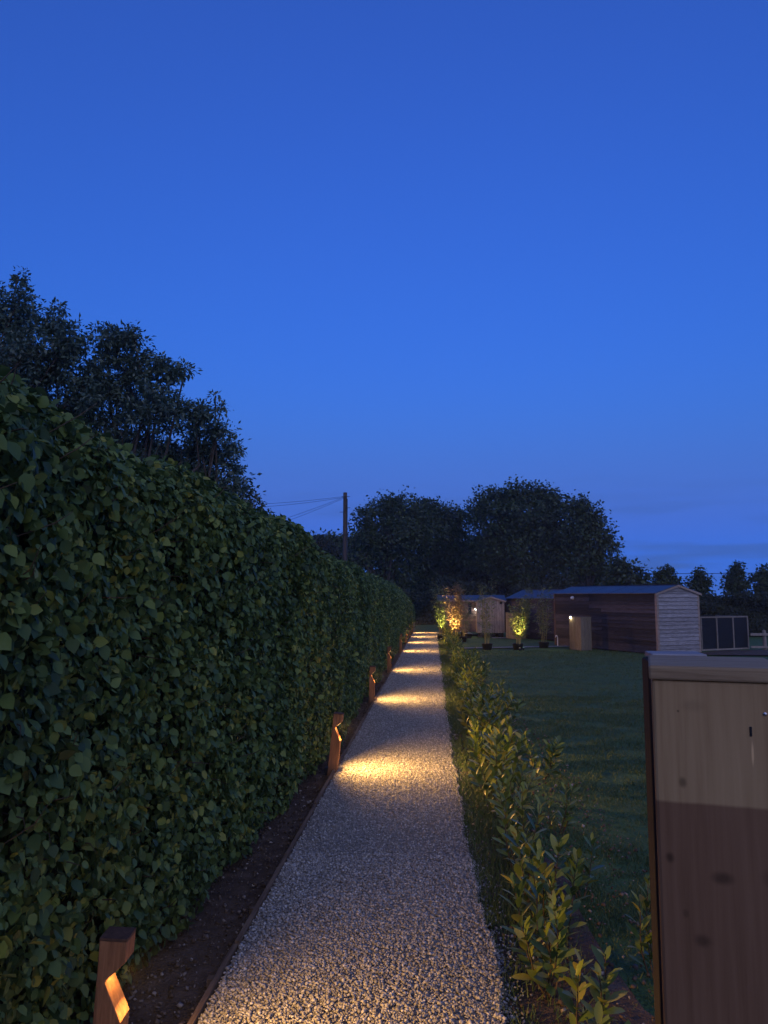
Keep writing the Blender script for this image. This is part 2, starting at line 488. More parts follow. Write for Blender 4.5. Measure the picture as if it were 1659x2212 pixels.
# grass blades
def grass_blades():
    Ps, H = [], []
    def add(n, fx, fy, h0, h1):
        y = fy(rng.random(n)); x = fx(rng.random(n), y)
        Ps.append(np.stack([x, y, np.full(n, .0)], 1)); H.append(rng.uniform(h0, h1, n))
    add(26000, lambda u, y: .17 + .5 * u ** .9, lambda v: 3.0 + 9 * v ** 1.3, .02, .075)
    add(16000, lambda u, y: .16 + .4 * u, lambda v: 11 + 22 * v, .03, .085)
    add(80000, lambda u, y: .62 + u * (y * .42), lambda v: 3.2 + 10 * v ** 1.1, .015, .04)
    add(30000, lambda u, y: .6 + u * 7, lambda v: 12 + 12 * v, .02, .05)
    P = np.concatenate(Ps); h = np.concatenate(H); n = len(P)
    clump = smooth_noise(P[:, 0] * 4, P[:, 1] * 4, 21, (1, 2.7, 6))
    keep = (clump > -.35) | (rng.random(n) < .25)
    # thinner on the bare bed near the camera
    bed = (P[:, 0] < 1.0) & (P[:, 1] < 4.0)
    keep &= ~(bed & (rng.random(n) < .75))
    P, h = P[keep], h[keep]; n = len(P)
    xe = .15 + .14 * np.exp(-np.maximum(P[:, 1] - 2, 0) / 3.2)
    ok = P[:, 0] > xe - .015 + .03 * rng.random(n)
    P, h = P[ok], h[ok]; n = len(P)
    P[:, 2] = np.where(P[:, 0] < .62, .02, .0)
    w = .0022 + .0011 * P[:, 1] / 4
    a = rng.uniform(0, 2 * PI, n)
    side = np.stack([np.cos(a), np.sin(a), np.zeros(n)], 1) * w[:, None]
    lean = np.stack([rng.normal(0, .5, n), rng.normal(0, .5, n), np.ones(n)], 1)
    tip = P + lean * h[:, None]
    V = np.stack([P - side, P + side, tip], 1).reshape(-1, 3)
    F = np.arange(3 * n).reshape(-1, 3)
    o = mesh_np('grass', V, F, M['grass'])
    tag(o, 'short grass growing on the lawn and along the right edge of the path', 'grass', kind='stuff')
grass_blades()

# ------------------------------------------------------------------ hedge
HEND = 39.0
def hedge_face(y):
    return -(1.0 + .27 / (1 + np.exp((y - 5.0) * .9))) + np.clip((y - 24) / 12, 0, 1) * .06
def hedge_height(y):
    return np.interp(y, [-4, 2.8, 3.8, 4.8, 8.2, 12, 22, 26, 34, 37, HEND], [2.39, 2.40, 2.42, 2.33, 2.15, 2.06, 2.03, 1.92, 1.62, 1.38, 1.0])
def hedge_surface(y, s, depth=0.0):
    """s in metres measured up the face, round the shoulder and over the top"""
    H = hedge_height(y); fx = hedge_face(y)
    rc = .38
    s1 = H - rc - .10
    arc = rc * PI / 2
    X = np.empty_like(y); Z = np.empty_like(y); NX = np.empty_like(y); NZ = np.empty_like(y)
    a = s < s1
    X[a] = fx[a]; Z[a] = .10 + s[a]; NX[a] = 1; NZ[a] = -.05
    b = (~a) & (s < s1 + arc)
    th = (s[b] - s1[b]) / rc
    X[b] = fx[b] - rc + rc * np.cos(th); Z[b] = H[b] - rc + rc * np.sin(th); NX[b] = np.cos(th); NZ[b] = np.sin(th)
    c = ~(a | b)
    X[c] = fx[c] - rc - (s[c] - s1[c] - arc); Z[c] = H[c]; NX[c] = 0; NZ[c] = 1
    # rolls and hollows of the clipped surface; slight undercut at the foot
    bul = .11 * smooth_noise(y * 1.25, s * .7, 31, (1, 2.2, 4.6), (1, .55, .35)) + .025 * smooth_noise(y * 5, s * 5, 33)
    foot = -.13 * np.exp(-np.maximum(Z, 0) / .28)
    d = bul + foot - depth
    return np.stack([X + NX * d, y, Z + NZ * d], -1), np.stack([NX, np.zeros_like(y), NZ], -1)

hedge = empty('hedge', (-2.2, 18, 0), 0, 'tall clipped green hedge running the whole left side of the gravel path', 'hedge')
HO = np.array([-2.2, 18, 0])
# dark inner body
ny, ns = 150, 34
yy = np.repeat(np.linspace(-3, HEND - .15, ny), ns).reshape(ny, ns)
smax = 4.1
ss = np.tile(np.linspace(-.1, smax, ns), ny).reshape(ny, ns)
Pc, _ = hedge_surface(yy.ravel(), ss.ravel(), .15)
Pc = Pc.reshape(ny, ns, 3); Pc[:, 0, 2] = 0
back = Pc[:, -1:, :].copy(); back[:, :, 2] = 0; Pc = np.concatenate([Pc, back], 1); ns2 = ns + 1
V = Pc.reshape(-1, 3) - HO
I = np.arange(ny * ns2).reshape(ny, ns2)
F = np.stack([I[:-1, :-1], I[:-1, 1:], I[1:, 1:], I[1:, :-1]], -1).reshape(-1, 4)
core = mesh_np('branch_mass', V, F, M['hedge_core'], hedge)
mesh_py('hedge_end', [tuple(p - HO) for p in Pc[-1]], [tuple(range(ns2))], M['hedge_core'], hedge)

# leaf shapes: x side, y along, z normal
def leaf_shape(w=.36, fold=.08, droop=.10, rows=((0, 0), (.22, .8), (.5, 1.0), (.78, .62), (1, 0))):
    V, F = [], []
    idx = []
    for (t, ww) in rows:
        z = -droop * t * t
        if ww == 0:
            idx.append((len(V),)); V.append((0, t, z))
        else:
            idx.append((len(V), len(V) + 1, len(V) + 2))
            V += [(-w * ww, t - .04, z + fold * ww), (0, t, z), (w * ww, t - .04, z + fold * ww)]
    for a, b in zip(idx[:-1], idx[1:]):
        if len(a) == 1: F += [(a[0], b[1], b[0]), (a[0], b[2], b[1])]
        elif len(b) == 1: F += [(a[0], a[1], b[0]), (a[1], a[2], b[0])]
        else: F += [(a[0], a[1], b[1]), (a[0], b[1], b[0]), (a[1], a[2], b[2]), (a[1], b[2], b[1])]
    return np.array(V, float), np.array(F)
LEAF_HI = leaf_shape(.40)
LEAF_MID = (np.array([(0, 0, 0), (-.36, .24, .05), (-.33, .66, .02), (0, 1, -.12), (.33, .66, .02), (.36, .24, .05)], float), np.array([(0, 2, 1), (0, 3, 2), (0, 4, 3), (0, 5, 4)]))
LEAF_LO = (np.array([(0, 0, 0), (-.38, .45, .05), (0, 1, -.08), (.38, .45, .05)], float), np.array([(0, 2, 1), (0, 3, 2)]))

def hedge_leaves(a, b, dens, size, var=.42, seed=1, deep=.15):
    r = np.random.default_rng(seed)
    area = (b - a) * smax
    n = int(area * dens)
    y = r.uniform(a, b, n); s = r.uniform(-.05, smax, n)
    # patchy density: clusters of shoots and dark holes between
    dn = smooth_noise(y * 9, s * 9, seed + 40, (1, 2.1, 4.2))
    keep = r.random(n) < np.clip(.72 + 1.1 * dn, .14, 1)
    y, s = y[keep], s[keep]; n = len(y)
    dep = deep * r.random(n) ** 1.4 - .02 - .04 * np.clip(smooth_noise(y * 7, s * 7, 90), 0, 1)
    P, N = hedge_surface(y, s, dep)
    N2 = norm(N + r.normal(0, .75, (n, 3)) + np.array([0, 0, .22]))
    down = np.array([0, 0, -1.0]) + N * .5 + r.normal(0, .62, (n, 3))
    ax = norm(down - (down * N2).sum(1, keepdims=True) * N2)
    S = size * (.58 + 1.05 * r.random(n) ** 1.7)
    return P, frames(ax, N2), S, dep

Pn, Mn, Sn, Dn = hedge_leaves(1.5, 6.5, 6000, .039, seed=11)
# the 300 leaves that show largest are objects of their own
toC = Pn - np.array([0, 0, EYE])
dist = np.linalg.norm(toC, axis=1)
cw = np.array(cam.rotation_euler.to_matrix())
loc = toC @ cw
px = 829.5 + 1661.8 * loc[:, 0] / -loc[:, 2]; py = 1106 - 1661.8 * loc[:, 1] / -loc[:, 2]
score = Sn / dist * np.abs((toC / dist[:, None] * Mn[:, :, 2]).sum(1)) * np.where(Dn < .01, 1, .2)
score[(px < 10) | (px > 1650) | (py < 10) | (py > 2200)] = 0
big = np.argsort(-score)[:300]
rest = np.ones(len(Pn), bool); rest[big] = False
leaf_me = None
for i in big:
    if leaf_me is None:
        o = mesh_np('leaf', LEAF_HI[0], LEAF_HI[1], M['hedge'], hedge); leaf_me = o.data
    else:
        o = link(bpy.data.objects.new('leaf', leaf_me), hedge)
    mt = Matrix(Mn[i].tolist()).to_4x4()
    o.matrix_local = Matrix.Translation(Vector(Pn[i] - HO)) @ mt @ Matrix.Scale(float(Sn[i]), 4)
parts = []
off = 0
def addp(T, P, Mx, S):
    global off
    V, F = scatter_data(T[0], T[1], Mx, S, P - HO)
    parts.append((V, F + off)); off += len(V)
addp(LEAF_MID, Pn[rest], Mn[rest], Sn[rest])
P_, M_, S_, _ = hedge_leaves(6.5, 14, 3900, .038, seed=12); addp(LEAF_MID, P_, M_, S_)
P_, M_, S_, _ = hedge_leaves(14, 24, 2500, .044, seed=13); addp(LEAF_LO, P_, M_, S_)
P_, M_, S_, _ = hedge_leaves(24, HEND, 1300, .062, seed=14); addp(LEAF_LO, P_, M_, S_)
# the far end of the hedge
n = 3500
ye = np.full(n, HEND) + rng.uniform(-.1, .12, n); xe = rng.uniform(-3, -.95, n); ze = rng.uniform(.05, 1, n)
Pq = np.stack([xe, ye, ze], 1)
addp(LEAF_LO, Pq, frames(norm(rng.normal(size=(n, 3)) + [0, 0, -1]), norm(rng.normal(0, .5, (n, 3)) + [0, 1, 0])), rng.uniform(.07, .13, n))
fo = mesh_np('foliage', np.concatenate([p[0] for p in parts]), np.concatenate([p[1] for p in parts]), M['hedge'], hedge)
fo['kind'] = 'stuff'
# bare twigs among the leaves
tw = []
n = 420
ty = 1.8 + 12 * rng.random(n) ** 1.4; ts_ = rng.uniform(.1, 3.0, n)
Pt, Nt = hedge_surface(ty, ts_, rng.uniform(-.03, .03, n))
for i in range(n):
    a = Vector(Pt[i] - HO); nn_ = Vector(Nt[i])
    d = (Vector((0, random.uniform(-1, 1), random.uniform(-.3, 1))) + nn_ * .5).normalized() * random.uniform(.06, .2)
    tw.append(([a - nn_ * .06, a + d * .5, a + d + Vector((0, 0, random.uniform(-.02, .02)))], [.0032, .0024, .001]))
tubes('twig', tw, M['twig'], hedge, sides=3)['kind'] = 'stuff'
# loose shoots standing out of the top
tw = []
for i in range(70):
    yq = 2 + 26 * random.random() ** 1.4
    h = float(hedge_height(np.array(yq))); x = float(hedge_face(np.array(yq))) - random.uniform(.25, .9)
    p = Vector((x, yq, h - .05)); q = p + Vector((random.uniform(-.05, .05), random.uniform(-.05, .05), random.uniform(.05, .16)))
    tw.append(([p - Vector(HO), q - Vector(HO)], [.003, .0012]))
tubes('shoot', tw, M['twig'], hedge, sides=3)['kind'] = 'stuff'

# ------------------------------------------------------------------ path lights
PROF = [(-.0435, 0), (.0435, 0), (.0435, .355), (-.012, .462), (-.016, .470), (-.012, .478), (.0435, .532), (.0435, .594), (-.0435, .594)]
def bollard(x, y, lean_x, lean_y, label, near=False, power=6.0):
    t = empty('path_light', (x, y, -.03), 0, label, 'path light', 'timber path lights')
    t.rotation_euler = (lean_y, lean_x, random.uniform(-.06, .06))
    p = prism('post', PROF, 'y', -.0435, .0435, M['bollard'], t, bevel=.003)
    c = prism('cap', [(-.0445, .5942), (.0445, .5942), (.0445, .604), (-.0445, .604)], 'y', -.0445, .0445, M['bollard_dark'], t, bevel=.002)
    # LED strip let into the slanted underside of the head
    u = Vector((.0555, 0, .054)).normalized(); nrm_ = Vector((.054, 0, -.0555)).normalized()
    cpt = Vector((.016, 0, .505)) + nrm_ * .003
    V = []
    for dn in (-.006, -.0022):
        for (a, b) in ((-.022, -.030), (.022, -.030), (.022, .030), (-.022, .030)):
            V.append(cpt + u * a + Vector((0, b, 0)) + nrm_ * dn)
    led = hexa('light_strip', V, M['led'], t); bm_fix(led)
    ld = bpy.data.lights.new('strip_light', 'AREA'); ld.shape = 'RECTANGLE'
    ld.size = .012; ld.size_y = .07; ld.energy = power * LS; ld.color = WARM; ld.spread = R(150)
    lo = bpy.data.objects.new('strip_light', ld); link(lo, t)
    lo.location = cpt + nrm_ * .006
    aim = Vector((math.cos(R(16)), 0, -math.sin(R(16))))
    z = -aim; yax = Vector((0, 1, 0)); xax = yax.cross(z)
    lo.rotation_euler = Matrix((xax, yax, z)).transposed().to_euler()
    lo.location = cpt + Vector((.004, 0, -.012))
    l2 = bpy.data.lights.new('notch_light', 'AREA'); l2.shape = 'RECTANGLE'
    l2.size = .02; l2.size_y = .06; l2.energy = .42 * LS; l2.color = WARM
    o2 = bpy.data.objects.new('notch_light', l2); link(o2, t); o2.location = (.004, 0, .490); o2.rotation_euler = (0, R(-25), 0)
    box('junction_box', (-.080, -.02, .02), (-.0445, .05, .10), M['pot'], t, bevel=.003)
    return t
M['led'] = plain('led_strip', (.9, .8, .6), .4, 0, (1.0, .50, .13), 1.0)
blabels = ['timber path light nearest the camera at the bottom left corner, its notch glowing',
           'leaning timber path light, second from the camera, beside the brightest stripe on the gravel',
           'timber path light standing third from the camera along the hedge foot',
           'timber path light standing fourth from the camera along the hedge foot',
           'timber path light standing fifth from the camera, close against the hedge',
           'small distant timber path light, sixth from the camera',
           'tiny timber path light second from the far end of the path',
           'tiny timber path light at the very end of the gravel path']
for i, (x, y, lx, ly) in enumerate([(-1.050, 2.55, .05, 0), (-.945, 7.29, .10, .01), (-.965, 12.1, .03, 0), (-.96, 16.85, .01, .01), (-.955, 22.65, 0, 0), (-.955, 26.9, .02, 0), (-.955, 30.6, 0, 0), (-.955, 34.1, .01, 0)]):
    bollard(x, y, lx, ly, blabels[i], power=(24.0, 46.0, 42.0, 40.0, 42.0, 44.0, 46.0, 46.0)[i])

# ------------------------------------------------------------------ laurels
LAUREL = leaf_shape(.19, fold=.04, droop=.20, rows=((0, 0), (.2, .5), (.55, 1.0), (.86, .72), (1, 0)))
LAUREL_LO = (np.array([(0, 0, 0), (-.2, .5, .03), (0, 1, -.14), (.2, .5, .03)], float), np.array([(0, 2, 1), (0, 3, 2)]))
laurel_me = None
def laurel(x, y, h, nst, parts_, label, spread=.16, leaf=.105):
    global laurel_me
    t = empty('laurel_plant', (x, y, .02), random.uniform(0, 6), label, 'shrub', 'young laurels planted along the right of the path')
    stems = []
    P, A, N, S = [], [], [], []
    for s in range(nst):
        a = random.uniform(0, 2 * PI); ln = h * random.uniform(.55, 1.0)
        out = spread * random.uniform(.3, 1.25)
        b = Vector((math.cos(a), math.sin(a), 0)); pts = []
        for k in range(7):
            u = k / 6
            pts.append(b * (.02 + out * u ** .8) + Vector((.012 * math.sin(5 * u + a), .012 * math.cos(4 * u + s), ln * (u - .06 * u * u))))
        stems.append((pts, [.0042 - .0026 * k / 6 for k in range(7)]))
        nl = int(ln / .023)
        ph = random.uniform(0, 6)
        for q in range(nl):
            u = .10 + .9 * (q + .5) / nl
            f = u * 6; i0 = min(int(f), 5)
            p = pts[i0].lerp(pts[i0 + 1], f - i0)
            d = (pts[i0 + 1] - pts[i0]).normalized()
            ph += 2.4 + random.uniform(-.4, .4)
            o = Vector((math.cos(ph), math.sin(ph), 0)); o = (o - d * o.dot(d)).normalized()
            el = .8 + 1.2 * u ** 2 + random.uniform(-.3, .3)
            ax = o + d * el
            nn = d - o * el * .8 + Vector((random.uniform(-.4, .4), random.uniform(-.4, .4), 0))
            P.append(tuple(p)); A.append(tuple(ax)); N.append(tuple(nn)); S.append(leaf * random.uniform(.7, 1.2) * (1 - .35 * max(0, u - .8) / .2))
    tubes('stem', stems, M['twig'], t, sides=5)
    P, A, N, S = map(np.array, (P, A, N, S))
    Fm = frames(A, N)
    if parts_:
        for i in range(len(P)):
            if laurel_me is None:
                o = mesh_np('leaf', LAUREL[0], LAUREL[1], M['laurel'], t, smooth=True); laurel_me = o.data
            else:
                o = link(bpy.data.objects.new('leaf', laurel_me), t)
            o.matrix_local = Matrix.Translation(Vector(P[i])) @ Matrix(Fm[i].tolist()).to_4x4() @ Matrix.Scale(float(S[i]), 4)
    else:
        T = LAUREL if y < 12 else LAUREL_LO
        V, F = scatter_data(T[0], T[1], Fm, S, P)
        mesh_np('foliage', V, F, M['laurel'], t, smooth=True)
    return t
STR = [2.5, 7.29, 12.1, 16.85, 22.65, 26.9, 30.6, 34.1]
ORD = ['first', 'second', 'third', 'fourth', 'fifth', 'sixth', 'seventh', 'eighth', 'ninth', 'tenth', 'eleventh', 'twelfth', 'thirteenth']
cnt = {}
def row_label(y, rank):
    k = max(i for i, v in enumerate(STR) if v <= y)
    c = cnt.get((rank, k), 0); cnt[(rank, k)] = c + 1
    if rank == 'main':
        return 'laurel of the path-side row, %s one beyond the %s light stripe on the gravel' % (ORD[c], ORD[k])
    return 'outer laurel on the lawn side, %s one beyond the %s light stripe on the gravel' % (ORD[c], ORD[k])
yy_ = 2.55; i = 0
ROW = 'young laurel of the long row right of the path'
while yy_ < 33.5:
    x = .50 + .05 * math.sin(i * 2.3) + .06 * min(yy_ / 10, 1)
    h = (.42 if yy_ < 3.4 else .50 if yy_ < 6 else .52) * random.uniform(.88, 1.12)
    near = yy_ < 4.9
    lab = {0: 'yellow-lit laurel at the bottom edge of the photo, nearest plant of the path row',
           1: 'laurel second from the bottom in the path row, long leaves reaching over the gravel edge',
           2: 'laurel third from the bottom in the path row',
           3: 'laurel fourth from the bottom in the path row, in the bluish shade',
           4: 'laurel fifth from the bottom in the path row'}.get(i, None)
    if lab is None: lab = row_label(yy_, 'main')
    if False:
        lab = 'laurel in the %s stretch of the row along the right of the path' % ('lit' if False else 'middle' if yy_ < 14 else 'distant')
    laurel(x, yy_, h, random.randint(4, 6) if yy_ < 6 else random.randint(4, 6), near, lab,
           spread=.14 if yy_ < 5 else .19, leaf=.095 if yy_ < 6 else .115)
    yy_ += .42 if yy_ < 4 else .56 if yy_ < 14 else .64
    i += 1
for k, (x, y, h, lb) in enumerate([(.93, 3.55, .44, 'upright laurel close to the left side of the big timber gate post'),
                                   (.80, 2.55, .30, 'small laurel low beside the foot of the gate post in the bottom right'),
                                   (.80, 4.45, .34, 'short laurel between the path row and the gate post'),
                                   (.86, 5.6, .36, 'small laurel standing out into the lawn behind the path row')]):
    laurel(x, y, h, 4, k < 3, lb, spread=.08, leaf=.085)
for k in range(11):
    y = 7.2 + k * 1.3
    laurel(.86 + random.uniform(-.05, .12), y, random.uniform(.3, .48), 4, False, row_label(y, 'lawn'), spread=.2, leaf=.12)

# ------------------------------------------------------------------ gate post, near right
def post_material():
    m, n, l, b = new_mat('gate_post_timber')
    t = n.new('ShaderNodeTexCoord')
    mpp = n.new('ShaderNodeMapping'); mpp.inputs['Scale'].default_value = (26, 26, 1.2)
    l.new(t.outputs['Object'], mpp.inputs[0])
    a = n.new('ShaderNodeTexNoise'); a.inputs['Scale'].default_value = 2.2; a.inputs['Detail'].default_value = 9; a.inputs['Roughness'].default_value = .62
    l.new(mpp.outputs[0], a.inputs[0])
    # cast shadow edge painted into the colour: redder, darker below, lit tone above
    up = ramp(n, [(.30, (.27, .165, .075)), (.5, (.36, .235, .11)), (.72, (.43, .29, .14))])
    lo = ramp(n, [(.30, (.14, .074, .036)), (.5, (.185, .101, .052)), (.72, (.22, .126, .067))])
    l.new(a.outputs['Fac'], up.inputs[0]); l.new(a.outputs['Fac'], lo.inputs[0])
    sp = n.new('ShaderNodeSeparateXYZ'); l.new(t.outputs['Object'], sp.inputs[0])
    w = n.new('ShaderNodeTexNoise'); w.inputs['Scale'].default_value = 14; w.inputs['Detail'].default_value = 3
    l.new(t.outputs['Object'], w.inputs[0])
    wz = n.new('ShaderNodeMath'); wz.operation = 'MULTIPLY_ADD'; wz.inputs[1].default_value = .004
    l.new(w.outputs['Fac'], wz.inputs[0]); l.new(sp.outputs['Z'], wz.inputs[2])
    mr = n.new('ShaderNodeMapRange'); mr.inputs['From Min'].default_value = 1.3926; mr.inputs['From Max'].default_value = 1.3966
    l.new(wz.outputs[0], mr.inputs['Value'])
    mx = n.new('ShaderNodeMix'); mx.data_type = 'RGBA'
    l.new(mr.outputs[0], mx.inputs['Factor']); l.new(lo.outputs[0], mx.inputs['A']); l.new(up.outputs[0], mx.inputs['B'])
    cur = mx.outputs['Result']
    # knots and marks
    for (kx, kz, r1, r2, dk) in ((.034, 1.417, .0045, .006, .5), (.014, 1.324, .005, .006, .45), (.074, 1.306, .011, .0075, .5), (.142, 1.308, .02, .012, .6),
                                 (.050, 1.229, .010, .008, .55), (.030, 1.260, .004, .005, .7), (.105, 1.094, .009, .011, .55), (.05, 1.513, .013, .008, .85), (.1145, 1.457, .0014, .013, 1.8), (.031, 1.505, .0015, .0015, .4)):
        mm = n.new('ShaderNodeVectorMath'); mm.operation = 'MULTIPLY_ADD'
        mm.inputs[1].default_value = (1 / r1, 0, 1 / r2); mm.inputs[2].default_value = (-kx / r1, 0, -kz / r2)
        ds = n.new('ShaderNodeVectorMath'); ds.operation = 'ADD'
        wv = n.new('ShaderNodeVectorMath'); wv.operation = 'SCALE'; wv.inputs['Scale'].default_value = 1.7
        l.new(w.outputs['Color'], wv.inputs[0])
        l.new(t.outputs['Object'], mm.inputs[0]); l.new(mm.outputs[0], ds.inputs[0]); l.new(wv.outputs[0], ds.inputs[1])
        ds2 = n.new('ShaderNodeVectorMath'); ds2.operation = 'SUBTRACT'; ds2.inputs[1].default_value = (.85, .85, .85)
        l.new(ds.outputs[0], ds2.inputs[0])
        flat = n.new('ShaderNodeVectorMath'); flat.operation = 'MULTIPLY'; flat.inputs[1].default_value = (1, 0, 1)
        l.new(ds2.outputs[0], flat.inputs[0])
        ln = n.new('ShaderNodeVectorMath'); ln.operation = 'LENGTH'; l.new(flat.outputs[0], ln.inputs[0])
        k = n.new('ShaderNodeMapRange'); k.interpolation_type = 'SMOOTHSTEP'
        k.inputs['From Min'].default_value = .3; k.inputs['From Max'].default_value = 1.5
        k.inputs['To Min'].default_value = dk; k.inputs['To Max'].default_value = 1
        l.new(ln.outputs['Value'], k.inputs['Value'])
        s = n.new('ShaderNodeVectorMath'); s.operation = 'SCALE'
        l.new(cur, s.inputs[0]); l.new(k.outputs[0], s.inputs['Scale']); cur = s.outputs[0]
    l.new(cur, b.inputs['Base Color'])
    bp = n.new('ShaderNodeBump'); bp.inputs['Strength'].default_value = .25; bp.inputs['Distance'].default_value = .001
    l.new(a.outputs['Fac'], bp.inputs['Height']); l.new(bp.outputs[0], b.inputs['Normal'])
    b.inputs['Roughness'].default_value = .8; b.inputs['Specular IOR Level'].default_value = .2
    return m
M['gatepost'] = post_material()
M['cap'] = wood_mat('post_cap_timber', (.22, .145, .075), (.32, .225, .12), (.40, .295, .17), stretch=(1.2, 30, 30), per_board=0, scale=3)
gp = empty('gate_post', (.280, 1.03, 0), R(-15), 'big square timber gate post with a flat cap at the right edge of the photo', 'post')
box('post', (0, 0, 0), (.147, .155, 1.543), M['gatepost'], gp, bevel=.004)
box('cap', (-.003, -.004, 1.5435), (.158, .185, 1.5615), M['cap'], gp, bevel=.003)
box('crack', (.1125, -.0012, 1.478), (.1155, .004, 1.490), M['dark'], gp, bevel=.001)
for (a, b_) in ((.131, 1.506),):
    v, f = tube_data([(a, -.0015, b_), (a, .003, b_)], [.0022, .0022], 8)
    v += [Vector((a, -.002, b_))]; f += [(i, (i + 1) % 8, 16) for i in range(8)]
    mesh_py('nail', v, f, M['metal'], gp)
M['stile'] = wood_mat('gate_timber', (.018, .011, .009), (.028, .018, .014), (.04, .026, .02), stretch=(9, 9, .7), per_board=.1)
gt = empty('garden_gate', (.351, 1.31, 0), R(-6), 'dark timber gate edge just behind the big gate post', 'gate')
box('stile', (0, 0, .08), (.095, .06, 1.546), M['stile'], gt, bevel=.003)
box('stile_top', (.006, -.006, 1.5465), (.092, .066, 1.5565), M['pale'], gt, bevel=.002)
for z in (.25, .75, 1.3):
    box('rail', (.0955, .01, z), (1.15, .05, z + .09), M['stile'], gt, bevel=.003)
for k in range(8):
    box('board', (.10 + k * .13, .0505, .1), (.215 + k * .13, .07, 1.42), M['stile'], gt)

# ------------------------------------------------------------------ sheds
def wedge_board(name, x0, x1, z, h, mat, parent, out=-1, lo=.034, hi=.008, base=0.0, along='x', x0t=None, x1t=None):
    """feather-edge board; thick lower edge. 'along' x: face at y=base looking -y; 'y': face at x=base looking -x"""
    x0t = x0 if x0t is None else x0t; x1t = x1 if x1t is None else x1t
    lo = lo + random.uniform(-.003, .004); dz = random.uniform(-.004, .004); dz2 = dz + random.uniform(-.005, .005)
    pts = [(x0, base, z + dz), (x1, base, z + dz2), (x1, base + out * lo, z + dz2), (x0, base + out * lo, z + dz),
           (x0t, base, z + h), (x1t, base, z + h), (x1t, base + out * hi, z + h), (x0t, base + out * hi, z + h)]
    if along == 'y': pts = [(b, a, c) for (a, b, c) in pts]
    o = mesh_py(name, pts, BOXF, mat, parent); bm_fix(o)
    return o

def shed(name, loc, rz, W, L, he, hr, label, side_mat, gable_mat, trim_side, trim_gable, rows=16, far_gable=True):
    t = empty(name, loc, rz, label, 'shed')
    # inner body
    V = [(0.012, .012, .05), (W - .012, .012, .05), (W - .012, L - .012, .05), (.012, L - .012, .05),
         (.012, .012, he - .01), (W - .012, .012, he - .01), (W - .012, L - .012, he - .01), (.012, L - .012, he - .01),
         (W / 2, .012, hr - .03), (W / 2, L - .012, hr - .03)]
    F = [(0, 1, 5, 8, 4), (2, 3, 7, 9, 6), (1, 2, 6, 5), (3, 0, 4, 7), (4, 8, 9, 7), (8, 5, 6, 9), (0, 3, 2, 1)]
    mesh_py('wall', V, F, M['dark'], t)
    zh = he / rows
    for r_ in range(rows):
        z = .04 + r_ * (he - .04) / rows; hh = (he - .04) / rows + .012
        # long side, boards of two lengths
        cuts = [.045, L - .045]
        if r_ % 3 != 0: cuts = [.045, L * random.choice((.38, .62, .5)), L - .045]
        for a, b in zip(cuts[:-1], cuts[1:]):
            wedge_board('board', a + .002, b - .002, z, hh, side_mat, t, along='y', base=.0)
        wedge_board('board', .045, W - .045, z, hh, gable_mat, t, along='x', base=.0, lo=.040)
        o = wedge_board('board', .045, L - .045, z, hh, side_mat, t, along='y', base=W, out=1)
        if far_gable: wedge_board('board', .045, W - .045, z, hh, side_mat, t, along='x', base=L, out=1)
    # gable triangle
    nr = 3
    for k in range(nr):
        z = he + k * (hr - he) / nr - .005; z1 = he + (k + 1) * (hr - he) / nr - .006
        def xat(zz): return max(0.0, min(.5, (zz - he) / (hr - he) * .5)) * W + .02
        a0, a1 = xat(z), xat(z1)
        wedge_board('board', a0, W - a0, z, z1 - z, gable_mat, t, along='x', base=.0, x0t=min(a1, W / 2 - .01), x1t=max(W - a1, W / 2 + .01))
    # corner posts
    for (cx, cy, mt) in ((0, 0, trim_gable), (W, 0, trim_gable), (0, L, trim_side), (W, L, trim_side)):
        sx_ = -1 if cx == 0 else 1; sy_ = -1 if cy == 0 else 1
        x0, x1 = sorted((cx - sx_ * .045, cx + sx_ * .03)); y0, y1 = sorted((cy - sy_ * .045, cy + sy_ * .03))
        box('corner_trim', (x0, y0, .03), (x1, y1, he - .005), mt, t)
    # roof: two felted slopes
    ov, oe = .10, .06
    sl = (hr - he) / (W / 2)
    for s in (-1, 1):
        xe = -ov if s < 0 else W + ov
        xr = W / 2
        ze = he - ov * sl + .02; zr = hr + .02
        V = []
        for dz in (0, .018):
            V += [(xe, -oe, ze + dz), (xr, -oe, zr + dz), (xr, L + oe, zr + dz), (xe, L + oe, ze + dz)]
        o = mesh_py('roof', V, BOXF, M['roof'], t); bm_fix(o)
        o['label'] = 'blue-grey felt roof slope'
        # felt lap seams
        for q in range(1, 5):
            yq = L * q / 5
            V = []
            for dz in (.0185, .023):
                V += [(xe, yq, ze + dz), (xr, yq, zr + dz), (xr, yq + .05, zr + dz), (xe, yq + .05, ze + dz)]
            sm = mesh_py('felt_seam', V, BOXF, M['roof'], o); bm_fix(sm)
        # barge board on the near gable
        V = []
        for yy2 in (-oe - .012, -oe + .006):
            V += [(xe, yy2, ze - .055), (xr, yy2, zr - .055), (xr, yy2, zr + .004), (xe, yy2, ze + .004)]
        V = [V[0], V[1], V[5], V[4], V[3], V[2], V[6], V[7]]
        o = mesh_py('barge_board', V, BOXF, trim_gable, t); bm_fix(o)
    box('ridge_cap', (W / 2 - .05, -oe, hr + .036), (W / 2 + .05, L + oe, hr + .046), M['roof'], t)
    box('floor_bearer', (.05, .05, 0), (W - .05, L - .05, .05), M['dark'], t)
    return t

